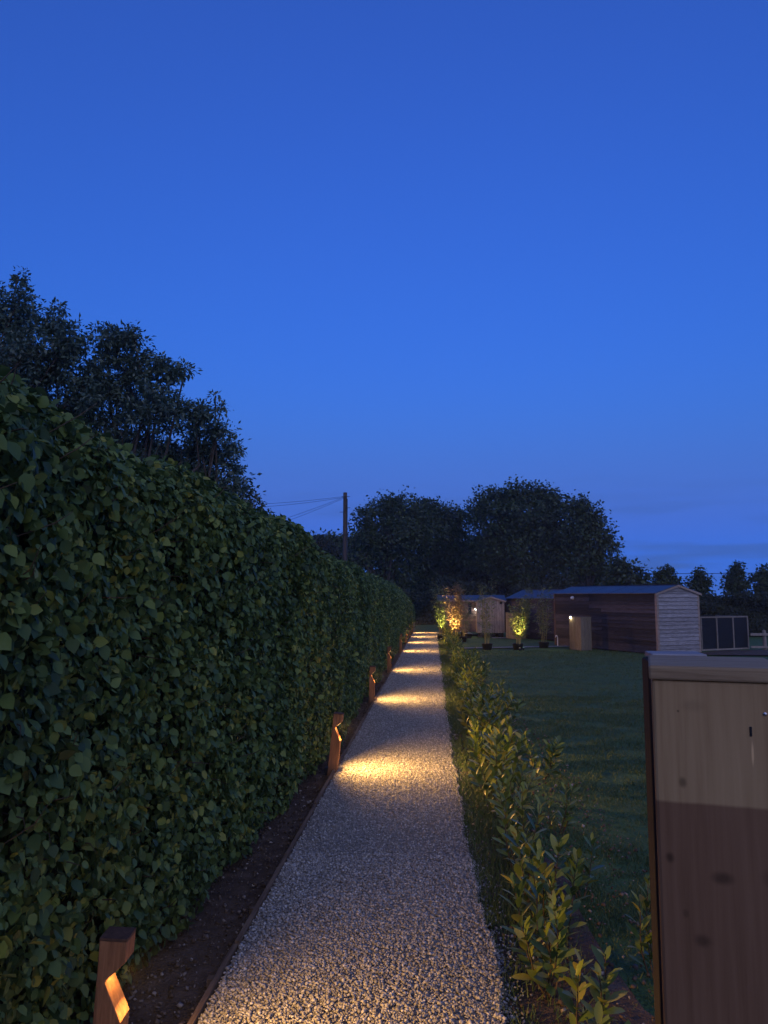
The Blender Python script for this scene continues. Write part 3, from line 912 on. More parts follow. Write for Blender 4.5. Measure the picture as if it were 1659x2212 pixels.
RZ = math.atan2(.483, .876)
s1 = shed('long_shed', (6.34, 22.48, 0), RZ, 1.60, 4.62, 1.73, 1.955,
          'largest shed with dark stained boards and a pale weathered gable, beside the netted run',
          M['brown'], M['pale'], M['dtrim'], M['trim'], rows=15)
s2 = shed('dark_shed', (4.52, 29.28, 0), RZ, 1.60, 3.05, 1.57, 1.885,
          'dark boarded shed in the middle, half behind the uplit bamboo', M['brown'], M['brown'], M['dtrim'], M['dtrim'], rows=14)

# fittings on the long side of shed 1: local x<0 is outside, y runs to the far corner
def lathe(name, prof, mat, parent, loc=(0, 0, 0), rot=(0, 0, 0), sides=14):
    V, F = [], []
    for (r_, z) in prof:
        for k in range(sides):
            a = 2 * PI * k / sides; V.append((r_ * math.cos(a), r_ * math.sin(a), z))
    n = len(prof)
    for i in range(n - 1):
        for k in range(sides):
            a = i * sides + k; b = i * sides + (k + 1) % sides
            F.append((a, b, b + sides, a + sides))
    F.append(tuple(range(sides - 1, -1, -1))); F.append(tuple(range((n - 1) * sides, n * sides)))
    o = mesh_py(name, V, F, mat, parent, smooth=True)
    o.location = loc; o.rotation_euler = rot
    return o

def on_wall(base, y, z, out=0.0):
    d = Vector((-.483, .876, 0)); nn = Vector((-.876, -.483, 0))
    return Vector(base) + d * y + nn * (.03 + out) + Vector((0, 0, z))
wlp = empty('bulkhead_light', on_wall((6.34, 22.48, 0), 3.62, 1.60), RZ, 'small white unlit bulkhead light near the roof of the large shed', 'wall light')
lathe('base', [(.05, 0), (.055, .012), (.05, .02)], M['white'], wlp, rot=(0, -PI / 2, 0))
lathe('dome', [(.045, .02), (.05, .05), (.038, .085), (.012, .10)], M['white'], wlp, rot=(0, -PI / 2, 0))
tap = empty('garden_tap', on_wall((6.34, 22.48, 0), 4.42, .0, .05), RZ, 'white garden tap on a short standpipe by the far corner of the large shed', 'tap')
tubes('pipe', [([(0, 0, 0), (0, 0, .30), (-.02, 0, .33), (-.07, 0, .33), (-.085, 0, .29)], [.016] * 5)], M['white'], tap)
box('handle', (-.06, -.03, .345), (-.03, .03, .36), M['white'], tap)

# pale cupboard standing before the long wall
cb = empty('timber_cupboard', (4.483, 24.03, 0), R(-66), 'waist-high pale timber cupboard standing before the dark wall of the large shed', 'cupboard')
# local: front along -x from the middle corner, side along +y rotated
def cup_at(t, w1, d1, h, mat, nb=4):
    box('carcass', (-w1 + .012, .012, .02), (-.012, d1 - .012, h - .02), M['dark'], t)
    bw = w1 / nb
    for k in range(nb):
        box('board', (-w1 + k * bw + .003, 0, .01), (-w1 + (k + 1) * bw - .003, .0118, h - .021 + random.uniform(-.006, .0)), mat, t)
    nb2 = 3; bw = d1 / nb2
    for k in range(nb2):
        box('board', (-.0118, k * bw + .003, .01), (0.0, (k + 1) * bw - .003, h - .021), mat, t)
    box('top', (-w1 - .006, -.006, h - .0205), (.006, d1 + .006, h), mat, t)
cup_at(cb, .62, .38, 1.02, M['cup'], nb=5)
cb2 = empty('timber_cupboard', (3.36, 30.2, 0), R(-40), 'pale timber cupboard behind the uplit bamboo, against the middle dark shed', 'cupboard')
cup_at(cb2, .7, .34, 1.02, M['cup'], nb=6)

def small_lamp(name, loc, label, power, col, es=60):
    t = empty(name, loc, 0, label, 'wall light')
    lathe('shade', [(.02, .05), (.05, .0), (.052, -.006), (.03, .012)], M['white'], t, sides=12)
    mb = plain('lamp_bulb', (1, 1, 1), .4, 0, col, es * LS)
    lathe('bulb', [(.012, -.002), (.032, -.012), (.03, -.026), (.012, -.038)], mb, t, sides=10)
    ld = bpy.data.lights.new('lamp_glow', 'POINT'); ld.energy = power * LS; ld.color = col; ld.shadow_soft_size = .03
    lo = bpy.data.objects.new('lamp_glow', ld); link(lo, t); lo.location = (0, 0, -.075)
    return t
small_lamp('wall_lamp', at(1232.5, 1333, 24.5), 'small lit lamp at the top left of the pale cupboard by the large shed', .6, (1, .82, .5), 120)
small_lamp('wall_lamp', at(1027, 1315.5, 32.24), 'small white lit lamp on the hut wall beside the narrow window', .9, (1, .93, .82), 160)

# raised hut with a gabled porch
hut = empty('timber_hut', (1.0, 32.45, 0), 0, 'raised timber hut with a gabled vertical-board porch behind the bamboo', 'hut')
hx0, hx1, hy0, hy1 = -.72, 2.0, 0.0, 1.7
mesh_py('wall', [(hx0 + .01, .012, .18), (hx1 - .01, .012, .18), (hx1 - .01, hy1, .18), (hx0 + .01, hy1, .18), (hx0 + .01, .012, 1.47), (hx1 - .01, .012, 1.47), (hx1 - .01, hy1, 1.47), (hx0 + .01, hy1, 1.47)], BOXF, M['dark'], hut)
for r_ in range(14):
    z = .18 + r_ * 1.29 / 14
    if .93 <= z + .05 <= 1.38:
        wedge_board('board', hx0 + .03, .44, z, .10, M['huth'], hut, along='x')
        wedge_board('board', .60, hx1 - .03, z, .10, M['huth'], hut, along='x')
    else:
        wedge_board('board', hx0 + .03, hx1 - .03, z, .10, M['huth'], hut, along='x')
wf = empty('window', (0, 0, 0), parent=hut)
for (a, b, c, d) in ((.44, .465, .88, 1.36), (.575, .60, .88, 1.36)):
    box('frame', (a, -.03, c), (b, .01, d), M['dtrim'], wf)
box('frame', (.4655, -.03, 1.335), (.5745, .01, 1.36), M['dtrim'], wf)
box('sill', (.43, -.045, .86), (.61, .01, .88), M['dtrim'], wf)
gl = plain('window_glass', (.01, .012, .018), .08)
box('pane', (.4655, -.005, .881), (.5745, .003, 1.334), gl, wf)
box('corner_trim', (hx0 - .03, -.03, .17), (hx0 + .029, .03, 1.46), M['dtrim'], hut)
box('corner_trim', (hx1 - .029, -.03, .17), (hx1 + .03, .03, 1.46), M['dtrim'], hut)
for (y0, z0, y1, z1) in ((-.10, 1.46, .85, 1.68), (.85, 1.68, hy1 + .1, 1.46)):
    V = []
    for dz in (0, .02):
        V += [(hx0 - .1, y0, z0 + dz), (hx1 + .03, y0, z0 + dz), (hx1 + .03, y1, z1 + dz), (hx0 - .1, y1, z1 + dz)]
    o = mesh_py('roof', V, BOXF, M['roof'], hut); bm_fix(o)
box('fascia', (hx0 - .1, -.118, 1.425), (hx1 + .03, -.1005, 1.478), M['trim'], hut)
for a in (-.5, .2, 1.55):
    box('support_block', (a, .15, 0), (a + .22, 1.5, .179), M['dark'], hut)
# porch
px0, px1, py0 = .77, 1.86, -.85
mesh_py('porch_wall', [(px0 + .01, py0 + .014, .178), (px1 - .01, py0 + .014, .178), (px1 - .01, -.04, .178), (px0 + .01, -.04, .178), (px0 + .01, py0 + .014, 1.44), (px1 - .01, py0 + .014, 1.44), (px1 - .01, -.04, 1.44), (px0 + .01, -.04, 1.44)], BOXF, M['dark'], hut)
nb = 11; bw = (px1 - px0) / nb
for k in range(nb):
    a, b = px0 + k * bw + .003, px0 + (k + 1) * bw - .003
    def zt(x): return 1.46 + .16 * (1 - abs(x - (px0 + px1) / 2) / ((px1 - px0) / 2))
    zb = .178 + random.uniform(-.006, .004); pr = random.uniform(0, .004)
    V = [(a, py0 - pr, zb), (b, py0 - pr, zb), (b, py0 + .013, zb), (a, py0 + .013, zb), (a, py0 - pr, zt(a)), (b, py0 - pr, zt(b)), (b, py0 + .013, zt(b)), (a, py0 + .013, zt(a))]
    mesh_py('board', V, BOXF, M['hutv'], hut)
for sx_ in (px0 - .012, px1):
    for k in range(7):
        box('board', (sx_, py0 + .014 + k * .115, .178), (sx_ + .012, py0 + .125 + k * .115, 1.455), M['hutv'], hut)
mid = (px0 + px1) / 2
for s in (-1, 1):
    xe = mid + s * ((px1 - px0) / 2 + .07)
    V = []
    for dz in (0, .022):
        V += [(xe, py0 - .07, 1.45 + dz), (mid, py0 - .07, 1.635 + dz), (mid, .5, 1.635 + dz), (xe, .5, 1.45 + dz)]
    o = mesh_py('porch_roof', V, BOXF, M['roof'], hut); bm_fix(o)
    V = [(xe, py0 - .09, 1.405), (mid, py0 - .09, 1.59), (mid, py0 - .0705, 1.59), (xe, py0 - .0705, 1.405), (xe, py0 - .09, 1.465), (mid, py0 - .09, 1.65), (mid, py0 - .0705, 1.65), (xe, py0 - .0705, 1.465)]
    o = mesh_py('barge_board', V, BOXF, M['hutv'], hut); bm_fix(o)
box('vent', (1.68, py0 - .012, 1.33), (1.78, py0 - .0045, 1.43), M['dark'], hut)
for a in (.80, 1.28, 1.62):
    box('support_block', (a, py0 + .05, 0), (a + .20, py0 + .3, .177), M['dark'], hut)
tub = empty('black_tub', (1.37, 31.0, .0), 0, 'low black tub on the grass in front of the hut', 'tub')
lathe('tub_body', [(.13, 0), (.17, .16), (.18, .17), (.16, .165), (.12, .04)], M['pot'], tub)
tubes('handle', [([(-.17, -.03, .16), (-.1, -.1, .2), (0, -.13, .21), (.1, -.1, .2), (.17, -.03, .16)], [.006] * 5)], M['white'], tub)

# ------------------------------------------------------------------ netted run beside the large shed
run = empty('animal_run', (8.02, 23.96, 0), math.atan2(1.02, 1.80), 'low timber-framed run of three dark netted panels beside the large shed', 'run')
Lr = 2.06; hz = 1.04
box('rail', (0, -.02, hz - .045), (Lr, .02, hz), M['frame'], run)
box('rail', (0, -.02, .02), (Lr, .02, .065), M['frame'], run)
for q in (0, .66, 1.37, Lr - .045):
    box('upright', (q, -.021, .066), (q + .045, .019, hz - .046), M['frame'], run)
for (a, b) in ((.046, .659), (.706, 1.369), (1.416, Lr - .046)):
    box('net_panel', (a, .0, .066), (b, .006, hz - .046), M['net'], run)
box('rail', (Lr - .045, .021, hz - .045), (Lr, 1.2, hz), M['frame'], run)
box('rail', (0, .021, hz - .045), (.045, 1.2, hz), M['frame'], run)
box('net_panel', (.01, 1.2, .066), (Lr - .01, 1.206, hz), M['net'], run)
box('upright', (Lr - .045, 1.21, 0), (Lr, 1.25, hz - .046), M['frame'], run)
box('upright', (0, 1.21, 0), (.045, 1.25, hz - .046), M['frame'], run)
box('label_board', (.09, -.008, .09), (.55, -.001, .17), M['net'], run)

pf = empty('post_and_rail_fence', (10.0, 24.75, 0), R(2), 'low post and rail fence at the right edge beyond the netted run', 'fence')
for q in (.2, 2.1, 4.0):
    v, f = tube_data([(q, 0, 0), (q + .01, 0, .3), (q, 0, .60), (q, 0, .615)], [.062, .06, .056, .02], 9)
    mesh_py('post', v, f, M['frame'], pf, smooth=True)
for (za, zb) in ((.44, .52), (.06, .13)):
    for a in (-.25, 1.2):
        box('rail', (a - 0.0, -.09, za), (a + 1.44 if a < 0 else 4.2, -.063, zb), M['frame'], pf, bevel=.006)
# fence at the far end of the path
ef = empty('end_fence', (-.85, 36.2, 0), 0, 'low dark fence with rail closing the far end of the path', 'fence')
for q in (-.1, 1.1, 2.1, 3.2):
    box('post', (q, 0, 0), (q + .08, .08, .42), M['frame'], ef, bevel=.006)
for (a, b) in ((1.2, 2.09), (2.19, 3.19)):
    box('rail', (a, .02, .30), (b, .05, .36), M['frame'], ef)

# ------------------------------------------------------------------ potted bamboo
BLEAF = (np.array([(0, 0, 0), (-.12, .4, .0), (0, 1, -.1), (.12, .4, .0)], float), np.array([(0, 2, 1), (0, 3, 2)]))
def bamboo(x, y, h, spread, lean, label, pot=True, nc=11, mat='bamboo', per=48, pr=.165, ph=.2, leafs=.12, seed=0):
    r = random.Random(seed)
    t = empty('potted_bamboo' if pot else 'bamboo_plant', (x, y, .0), 0, label, 'plant', 'bamboos lined up on the lawn')
    if pot:
        lathe('pot', [(pr * .82, 0), (pr, ph - .02), (pr * 1.06, ph - .02), (pr * 1.06, ph), (pr * .95, ph), (pr * .93, ph - .03)], M['pot'], t, sides=18)
    culms = []; P, A, N, S = [], [], [], []
    for c in range(nc):
        a = r.uniform(0, 2 * PI); L = h * (r.uniform(.6, 1.02) if c else 1.05)
        out = spread * r.uniform(.2, 1); b = Vector((math.cos(a) * out + lean, math.sin(a) * out, 0))
        st = Vector((math.cos(a) * .07, math.sin(a) * .07, ph * .8 if pot else 0))
        pts = []
        for k in range(7):
            u = k / 6
            pts.append(st + b * u ** 1.5 + Vector((.02 * math.sin(6 * u + c), .02 * math.cos(5 * u + c), L * u)) * (1 if k else 0) + (Vector((0, 0, 0))))
        culms.append((pts, [.006 - .0045 * k / 6 for k in range(7)]))
        for q in range(per * 2):
            u = .12 + .88 * r.random() ** .8
            f = u * 6; i0 = min(int(f), 5); p = pts[i0].lerp(pts[i0 + 1], f - i0)
            ang = r.uniform(0, 2 * PI); rad = r.uniform(.02, .16) * (1.15 - u * .7)
            o = Vector((math.cos(ang), math.sin(ang), 0))
            p = p + o * rad + Vector((0, 0, rad * .8))
            P.append(tuple(p)); A.append(tuple(o + Vector((r.uniform(-.5, .5), r.uniform(-.5, .5), r.uniform(-.6, .9)))))
            N.append((r.gauss(0, .6), r.gauss(0, .6), 1)); S.append(leafs * r.uniform(.6, 1.3))
    tubes('cane', culms, M['cane'], t, sides=4)
    P, A, N, S = map(np.array, (P, A, N, S))
    V, F = scatter_data(BLEAF[0], BLEAF[1], frames(A, N), S, P)
    mesh_np('foliage', V, F, M[mat], t)
    return t
def uplight(x, y, z, col, power, label, tx=0, ty=0, ang=46, tz=1.0):
    t = empty('spike_light', (x, y, 0), 0, label, 'garden light', 'ground spotlights under the bamboos')
    lathe('lamp_body', [(.012, 0), (.012, max(z - .06, .01)), (.03, z - .05), (.034, z)], M['pot'], t, sides=10)
    lathe('lens', [(.028, z + .001), (.028, z + .004)], plain('lens_glow', (.8, .8, .8), .2, 0, col, .04), t, sides=10)
    ld = bpy.data.lights.new('spot_glow', 'SPOT'); ld.energy = power * LS; ld.color = col; ld.spot_size = R(ang); ld.spot_blend = .7; ld.shadow_soft_size = .02
    lo = bpy.data.objects.new('spot_glow', ld); link(lo, t); lo.location = (0, 0, z + .02)
    d = Vector((tx, ty, tz)); lo.rotation_euler = d.to_track_quat('-Z', 'Y').to_euler()
    return t
bamboo(1.66, 24.3, 1.9, .30, .05, 'unlit wispy bamboo in a black pot, left one on the lawn', nc=9, per=30, seed=1)
bamboo(2.60, 24.3, 1.65, .34, .10, 'brightly uplit bamboo in a black pot in the middle of the lawn', nc=15, per=60, seed=2)
bamboo(3.52, 25.2, 1.75, .26, .0, 'unlit tall bamboo in a black pot close to the corner of the large shed', nc=9, per=34, seed=3)
bamboo(.74, 27.7, 1.85, .30, .0, 'orange-lit coppery leafed plant in front of the hut', pot=True, nc=15, per=60, mat='copper', seed=4)
bamboo(.30, 29.2, 1.95, .36, .0, 'green-lit bamboo at the far end of the laurel row', pot=True, nc=13, per=44, seed=5)
bamboo(1.05, 28.4, 1.75, .42, .05, 'unlit wispy bamboo between the orange-lit plant and the hut', pot=True, nc=8, per=30, seed=6)
uplight(2.60, 23.80, .10, (1, .74, .24), 420, 'spotlight at the foot of the uplit bamboo on the lawn', .03, .5, 40, .85)
uplight(2.72, 23.84, .10, (.25, 1, .25), 140, 'green spotlight beside the foot of the uplit bamboo on the lawn', .0, .46, 12, 1.1)
uplight(.72, 27.15, .10, (1, .66, .28), 950, 'spotlight at the foot of the orange-lit plant', .04, .55, 46, 1.0)
uplight(.28, 28.72, .10, (.98, .88, .24), 420, 'spotlight at the foot of the green-lit plant', .02, .5, 34, 1.0)

# ------------------------------------------------------------------ utility pole and wires
pb = at(744.5, 1288, 45); ptop = at(743, 1064, 45)
pole = empty('utility_pole', (pb.x, 45, 0), 0, 'timber utility pole rising behind the hedge', 'utility pole')
Hp = ptop.z
v, f = tube_data([(0, 0, 0), (0, 0, Hp * .5), (0, 0, Hp - .01), (0, 0, Hp)], [.16, .135, .115, .10], 12)
v.append(Vector((0, 0, Hp + .01))); f += [(36 + i, 36 + (i + 1) % 12, 48) for i in range(12)]
mesh_py('pole', v, f, M['pole'], pole, smooth=True)
for (z, x0, x1) in ((Hp - .28, -.18, .30), (Hp - .95, .0, .32), (Hp - 1.2, -.3, -.0), (Hp - 2.5, -.32, .34), (Hp - 3.1, -.25, 0)):
    box('step_iron', (x0, -.2, z), (x1, -.17, z + .03), M['wire'], pole)
box('cable_guard', (.10, -.16, 2.4), (.16, -.10, Hp - .4), M['wire'], pole)
def wire(p0, p1, sag, label, r_=.009):
    pts = []
    for k in range(25):
        u = k / 24; p = p0.lerp(p1, u); p.z -= sag * 4 * u * (1 - u); pts.append(p)
    o = tubes('overhead_wire', [(pts, [r_] * 25)], M['wire'], sides=4)
    tag(o, label, 'wire', 'overhead wires'); return o
pt = Vector((pb.x, 44.8, Hp - .25))
wire(pt, at(300, 1090, 38) , .25, 'upper overhead wire running left from the utility pole')
wire(pt + Vector((0, -.05, -.06)), at(300, 1097, 36), .3, 'overhead wire just below the upper one, left of the utility pole')
wire(pt + Vector((0, -.1, -.05)), at(380, 1190, 34), .15, 'steeply falling overhead wire left of the utility pole')
wire(pt + Vector((0, -.15, -.12)), at(380, 1206, 34), .15, 'lowest overhead wire falling left from the utility pole')
wire(at(1250, 1236, 80), at(1900, 1228, 80), .3, 'thin overhead wire crossing the sky beyond the small right-hand trees', .03)

# ------------------------------------------------------------------ trees
def tree(name, base, lobes, label, mat='oak', leaf=.22, nclump=60, per=22, clump_r=.35, group='trees beyond the garden', trunk_r=.2, seed=0, ratio=2.6, twig=True, hollow=.45):
    """lobes: (center, radius) in world coordinates"""
    r = np.random.default_rng(seed + 100)
    base = Vector(base)
    t = empty(name, base, 0, label, 'tree', group)
    cs = [Vector(c) - base for c, _ in lobes]
    cen = sum(cs, Vector()) / len(cs)
    low = min(c.z - rr for c, (_, rr) in zip(cs, lobes))
    fork = Vector((cen.x * .5, cen.y * .5, max(low * .8, cen.z * .35)))
    pts = [Vector((0, 0, -.2)), fork * .5 + Vector((.1, 0, 0)), fork]
    tubes('trunk', [(pts, [trunk_r * 1.25, trunk_r, trunk_r * .8])], M['bark'], t, sides=9)
    P, A, N, S = [], [], [], []
    twl = []
    for li, c in enumerate(cs):
        rr = lobes[li][1]
        m1 = fork.lerp(c, .5) + Vector(r.normal(0, .08, 3) * (c - fork).length)
        tubes('branch', [([fork, m1, c], [trunk_r * .36, trunk_r * .24, trunk_r * .12])], M['bark'], t, sides=6)
        nc = int(nclump * (rr / 1.0) ** 1.7) if rr < 3 else int(nclump * rr ** 1.7)
        dirs = norm(r.normal(size=(nc, 3)))
        rad = rr * (hollow + (1 - hollow) * r.random(nc) ** .6) * r.uniform(.82, 1.12, nc)
        cc = np.array(c)[None] + dirs * rad[:, None] * np.array([1, 1, .85])
        if twig:
            for q in cc[:: 2]:
                q = Vector(q); mm = Vector(c).lerp(q, .5) + Vector(r.normal(0, .06, 3)) * rr
                twl.append(([Vector(c), mm, q], [trunk_r * .10, trunk_r * .055, trunk_r * .02]))
        n = nc * per
        ci = np.repeat(np.arange(nc), per)
        cr_ = clump_r * r.uniform(.55, 1.35, nc)
        off_ = r.normal(size=(n, 3)) * .5 * cr_[ci][:, None] * np.array([1, 1, .75])
        P.append(cc[ci] + off_)
        A.append(norm(off_) + r.normal(0, .5, (n, 3)) + np.array([0, 0, -.25])); N.append(r.normal(0, .55, (n, 3)) + np.array([0, 0, 1.0]) + .4 * dirs[ci])
        S.append(leaf * r.uniform(.6, 1.35, n))
    if twl: tubes('twigs', twl, M['bark'], t, sides=3)['kind'] = 'stuff'
    P, A, N, S = np.concatenate(P), np.concatenate(A), np.concatenate(N), np.concatenate(S)
    T = (LEAF_LO[0] * np.array([2.6 / ratio, 1, 1]), LEAF_LO[1])
    V, F = scatter_data(T[0], T[1], frames(A, N), S, P)
    mesh_np('crown', V, F, M[mat], t)
    return t

def lobes_px(lst, Y, k=1.0):
    out = []
    for i, e in enumerate(lst):
        x, y, r_ = e[:3]; dy = e[3] if len(e) > 3 else 0
        yy3 = Y + dy
        out.append((tuple(at(x, y, yy3)), r_ * yy3 / 1662 * k))
    return out

YL = 16.0
L1 = lobes_px([(-60, 700, 120, 1), (20, 690, 70, .5), (38, 600, 16, .2), (45, 640, 24, .2), (115, 690, 42, 0), (90, 770, 95, 0), (0, 820, 120, .5), (150, 735, 45, -.3), (170, 830, 90, .4), (60, 900, 110, 1), (-150, 850, 140, 1)], YL)
tree('ash_tree', (at(-60, 1288, YL + .5).x, YL + .5, 0), L1, 'ash-like tree at the left edge of the photo, tallest one behind the hedge', 'ash', leaf=.115, nclump=85, per=44, clump_r=.175, group='trees behind the hedge', trunk_r=.14, seed=1, ratio=4.4, hollow=.25)
L2 = lobes_px([(255, 760, 62, 0), (290, 730, 30, -.2), (230, 720, 26, .3), (330, 800, 55, .1), (375, 805, 26, -.2), (400, 800, 14, 0), (250, 850, 85, .5), (340, 880, 80, -.2), (420, 890, 44, .2), (180, 900, 60, 0), (270, 940, 80, .6), (230, 980, 70, .4), (320, 1000, 70, .5)], YL + 1)
tree('ash_tree', (at(280, 1288, YL + 1).x, YL + 1, 0), L2, 'ash-like tree second from the left behind the hedge, gaps of sky between its branches', 'ash', leaf=.115, nclump=85, per=44, clump_r=.175, group='trees behind the hedge', trunk_r=.14, seed=2, ratio=4.4, hollow=.25)
L3 = lobes_px([(430, 940, 50, 0), (470, 930, 22, -.3), (478, 880, 12, -.2), (465, 855, 8, -.2), (400, 1000, 66, .4), (470, 985, 40, .2), (500, 965, 20, -.2), (500, 1010, 26, 0), (440, 1050, 55, .3), (350, 990, 60, .3), (500, 1055, 32, 0), (380, 1050, 60, .4), (455, 1095, 45, .2)], YL + 2)
tree('ash_tree', (at(430, 1288, YL + 2).x, YL + 2, 0), L3, 'lower spreading tree behind the hedge right of the two ash-like trees', 'ash', leaf=.115, nclump=85, per=44, clump_r=.175, group='trees behind the hedge', trunk_r=.12, seed=3, ratio=4.4, hollow=.25)
L4 = lobes_px([(500, 1060, 44, 0), (525, 1035, 14, 0), (538, 1080, 28, 0), (568, 1105, 14, 0), (575, 1130, 16, 0), (550, 1060, 9, 0), (560, 1075, 8, 0), (520, 1110, 34, 0), (555, 1115, 18, 0), (470, 1090, 40, 0)], YL + 4)
tree('thorn_tree', (at(510, 1288, YL + 4).x, YL + 4, 0), L4, 'small twiggy tree behind the hedge where the tree line drops to the sky', 'ash', leaf=.13, nclump=90, per=12, clump_r=.16, group='trees behind the hedge', trunk_r=.08, seed=4, ratio=3.6, hollow=.3)

YC = 52.0
LA = lobes_px([(800, 1120, 32, -1), (835, 1100, 32, 0), (870, 1100, 34, 0), (810, 1180, 55, 1), (890, 1150, 60, 0), (848, 1160, 60, -1), (790, 1160, 26, -2), (775, 1200, 28, -2), (850, 1230, 70, 1)], YC)
tree('broadleaf_tree', (at(840, 1288, YC).x, YC, 0), LA, 'broad dark tree directly right of the utility pole', 'oak', leaf=.19, nclump=34, per=40, clump_r=.55, trunk_r=.35, seed=5)
LB = lobes_px([(930, 1110, 34, 0), (910, 1105, 30, 1), (965, 1120, 38, 0), (990, 1130, 30, 0), (940, 1170, 66, 0), (1000, 1190, 60, 0), (950, 1240, 70, 1)], YC + 4)
tree('broadleaf_tree', (at(950, 1288, YC + 4).x, YC + 4, 0), LB, 'dark tree above the far end of the path, between its two larger neighbours', 'oak', leaf=.19, nclump=34, per=40, clump_r=.55, trunk_r=.35, seed=6)
LC = lobes_px([(1030, 1100, 28, 0), (1070, 1075, 34, 0), (1110, 1070, 32, 0), (1150, 1072, 36, 0), (1195, 1085, 32, 0), (1080, 1125, 60, -1), (1150, 1130, 70, -1), (1215, 1140, 50, 0), (1060, 1190, 60, 0), (1130, 1205, 80, -1), (1200, 1210, 60, 0)], YC)
tree('oak_tree', (at(1130, 1288, YC).x, YC, 0), LC, 'largest rounded tree, in the middle of the wood behind the sheds', 'oak', leaf=.19, nclump=34, per=40, clump_r=.55, trunk_r=.45, seed=7)
LD = lobes_px([(1245, 1100, 26, 0), (1268, 1110, 30, 0), (1290, 1140, 26, 0), (1310, 1165, 20, 0), (1255, 1160, 50, 0), (1295, 1190, 32, 0), (1240, 1215, 50, 0), (1300, 1225, 30, 0)], YC - 3)
tree('broadleaf_tree', (at(1265, 1288, YC - 3).x, YC - 3, 0), LD, 'dark rounded tree forming the right shoulder of the wood above the large shed', 'oak', leaf=.19, nclump=34, per=40, clump_r=.55, trunk_r=.32, seed=8)
LE = lobes_px([(1338, 1218, 16, 0), (1352, 1236, 24, 0), (1378, 1238, 20, 0), (1395, 1255, 18, 0), (1330, 1255, 26, 0), (1365, 1265, 26, 0)], 46)
tree('low_tree', (at(1360, 1288, 46).x, 46, 0), LE, 'low spreading tree between the wood and the row of small rounded trees', 'oak', leaf=.24, nclump=34, per=20, clump_r=.45, trunk_r=.15, seed=9)
SM = [(1437, [(1437, 1236, 18), (1428, 1256, 24), (1450, 1256, 24), (1437, 1275, 30), (1462, 1275, 16)], 'small domed tree behind the gable of the large shed'),
      (1512, [(1512, 1240, 15), (1503, 1258, 20), (1522, 1258, 19), (1512, 1280, 27)], 'small domed tree directly right of the large shed gable'),
      (1588, [(1590, 1220, 11), (1588, 1236, 18), (1578, 1256, 22), (1600, 1258, 22), (1588, 1280, 30)], 'tallest and narrowest of the small trees at the right'),
      (1652, [(1650, 1232, 14), (1642, 1252, 19), (1664, 1250, 24), (1655, 1275, 30)], 'small tree cut by the right edge of the photo')]
for k, (cx, lb, la) in enumerate(SM):
    tree('small_tree', (at(cx, 1288, 42).x, 42, 0), [(c_, r_ * .8) for c_, r_ in lobes_px(lb, 42)], la, 'oak', leaf=.15, nclump=90, per=26, clump_r=.24, trunk_r=.1, seed=20 + k, group='small rounded trees along the right horizon')
LG = lobes_px([(665, 1180, 20, 0), (690, 1172, 20, 0), (712, 1168, 18, 0), (735, 1172, 18, 0), (752, 1168, 20, 0), (700, 1195, 34, 0), (745, 1200, 34, 0), (650, 1200, 30, 0), (620, 1190, 30, 0)], 62)
tree('distant_tree', (at(700, 1288, 62).x, 62, 0), LG, 'distant low tree showing between the hedge and the utility pole', 'oak', leaf=.3, nclump=24, per=22, clump_r=.6, trunk_r=.25, seed=30)

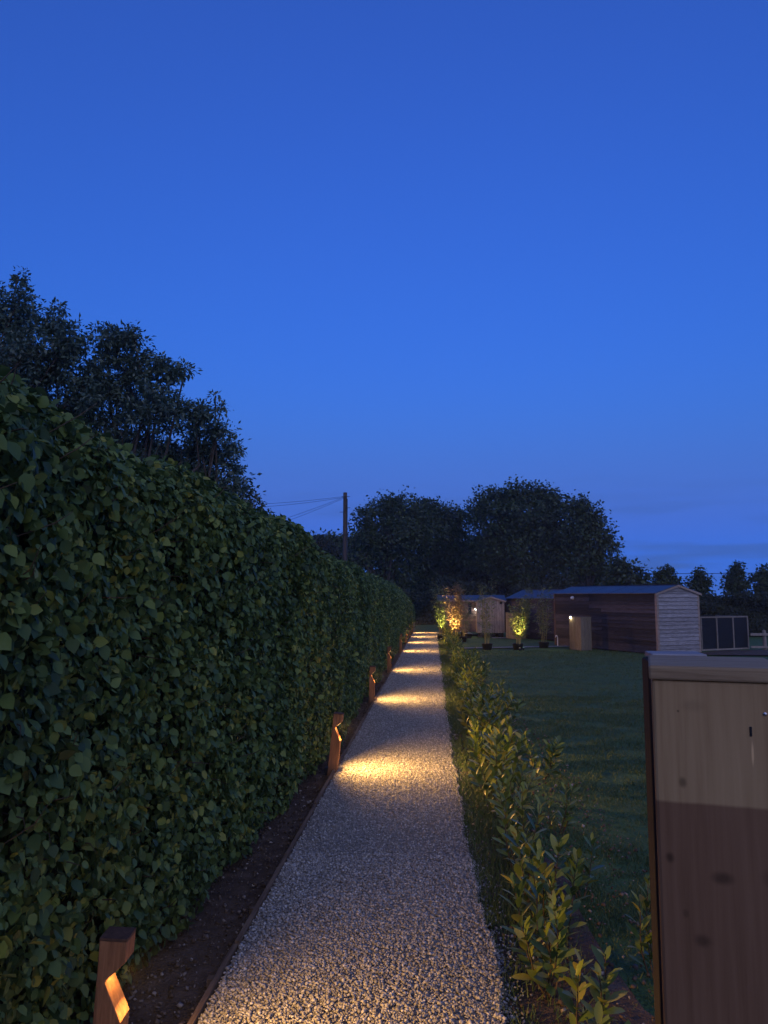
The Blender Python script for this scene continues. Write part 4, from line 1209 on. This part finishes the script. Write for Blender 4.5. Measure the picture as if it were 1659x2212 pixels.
# thicket under and behind the wood: a lumpy mass thickly leaved
def mass(name, x0, x1, y, yd, hf, label, mat, dens, leaf, cat, step=.8, kind='stuff', core='hedge_core'):
    nx = max(int((x1 - x0) / step), 4); nzv = 10
    V, F = [], []
    g = np.zeros((nx, nzv, 3))
    for i in range(nx):
        x = x0 + (x1 - x0) * i / (nx - 1); H = hf(x)
        for j in range(nzv):
            u = j / (nzv - 1)
            th = u * PI / 2
            g[i, j] = (x, y - yd * math.cos(th) ** .6 + .3 * math.sin(x * 1.7 + j), H * (math.sin(th) ** .9))
    g2 = g[:, ::-1].copy(); g2[:, :, 1] = 2 * y - g2[:, :, 1]
    G = np.concatenate([g, g2[:, 1:]], 1); nv = G.shape[1]
    I = np.arange(nx * nv).reshape(nx, nv)
    F = np.stack([I[:-1, :-1], I[1:, :-1], I[1:, 1:], I[:-1, 1:]], -1).reshape(-1, 4)
    t = empty(name, (x0, y, 0), 0)
    tag(t, label, cat)
    if kind: t['kind'] = kind
    O = np.array([x0, y, 0])
    c = mesh_np('body', G.reshape(-1, 3) - O, F, M[core], t, smooth=True)
    n = int(dens)
    ii = rng.integers(0, nx - 1, n); jj = rng.integers(0, nzv, n)
    u = rng.random((n, 1)); v = rng.random((n, 1))
    P = (G[ii, jj] * (1 - u) + G[ii + 1, jj] * u) * (1 - v) + (G[ii, jj + 1] * (1 - u) + G[ii + 1, jj + 1] * u) * v
    P = P + rng.normal(0, leaf * .8, (n, 3))
    V, F = scatter_data(LEAF_LO[0], LEAF_LO[1], frames(rng.normal(size=(n, 3)), rng.normal(size=(n, 3)) + [0, -.6, .6]), leaf * rng.uniform(.6, 1.3, n), P - O)
    mesh_np('foliage', V, F, M[mat], t)
    return t
xl = at(690, 1288, 60).x; xr = at(1340, 1288, 60).x
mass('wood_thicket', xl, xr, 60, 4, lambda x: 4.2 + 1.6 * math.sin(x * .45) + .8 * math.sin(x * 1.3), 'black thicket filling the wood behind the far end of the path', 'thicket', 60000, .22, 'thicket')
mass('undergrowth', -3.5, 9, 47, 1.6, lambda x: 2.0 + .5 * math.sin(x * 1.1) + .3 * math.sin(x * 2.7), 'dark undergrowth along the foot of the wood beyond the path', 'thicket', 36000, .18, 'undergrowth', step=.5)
mass('boundary_hedge', 9.0, 40, 34, 1.1, lambda x: 1.62 + .05 * math.sin(x * 1.9) + .04 * math.sin(x * 5), 'long dark boundary hedge behind the netted run at the right', 'thicket', 60000, .10, 'hedge', step=.4, kind=None)
mass('low_field_hedge', -30, -4, 58, 1.6, lambda x: 2.6 + .4 * math.sin(x * .9), 'low field hedge in the distance behind the utility pole', 'thicket', 6000, .35, 'hedge', step=.8, kind=None)

# thin evening air
hzm = bpy.data.materials.new('evening_air'); hzm.use_nodes = True
hn = hzm.node_tree.nodes; hn.remove(hn['Principled BSDF'])
pv = hn.new('ShaderNodeVolumePrincipled'); pv.inputs['Density'].default_value = .0008; pv.inputs['Color'].default_value = (.9, .93, 1, 1)
hzm.node_tree.links.new(pv.outputs[0], hn['Material Output'].inputs['Volume'])
hb = box('haze', (-260, -60, -1.5), (320, 430, 16), hzm)
hb['kind'] = 'stuff'
hb['label'] = 'thin blue evening haze'
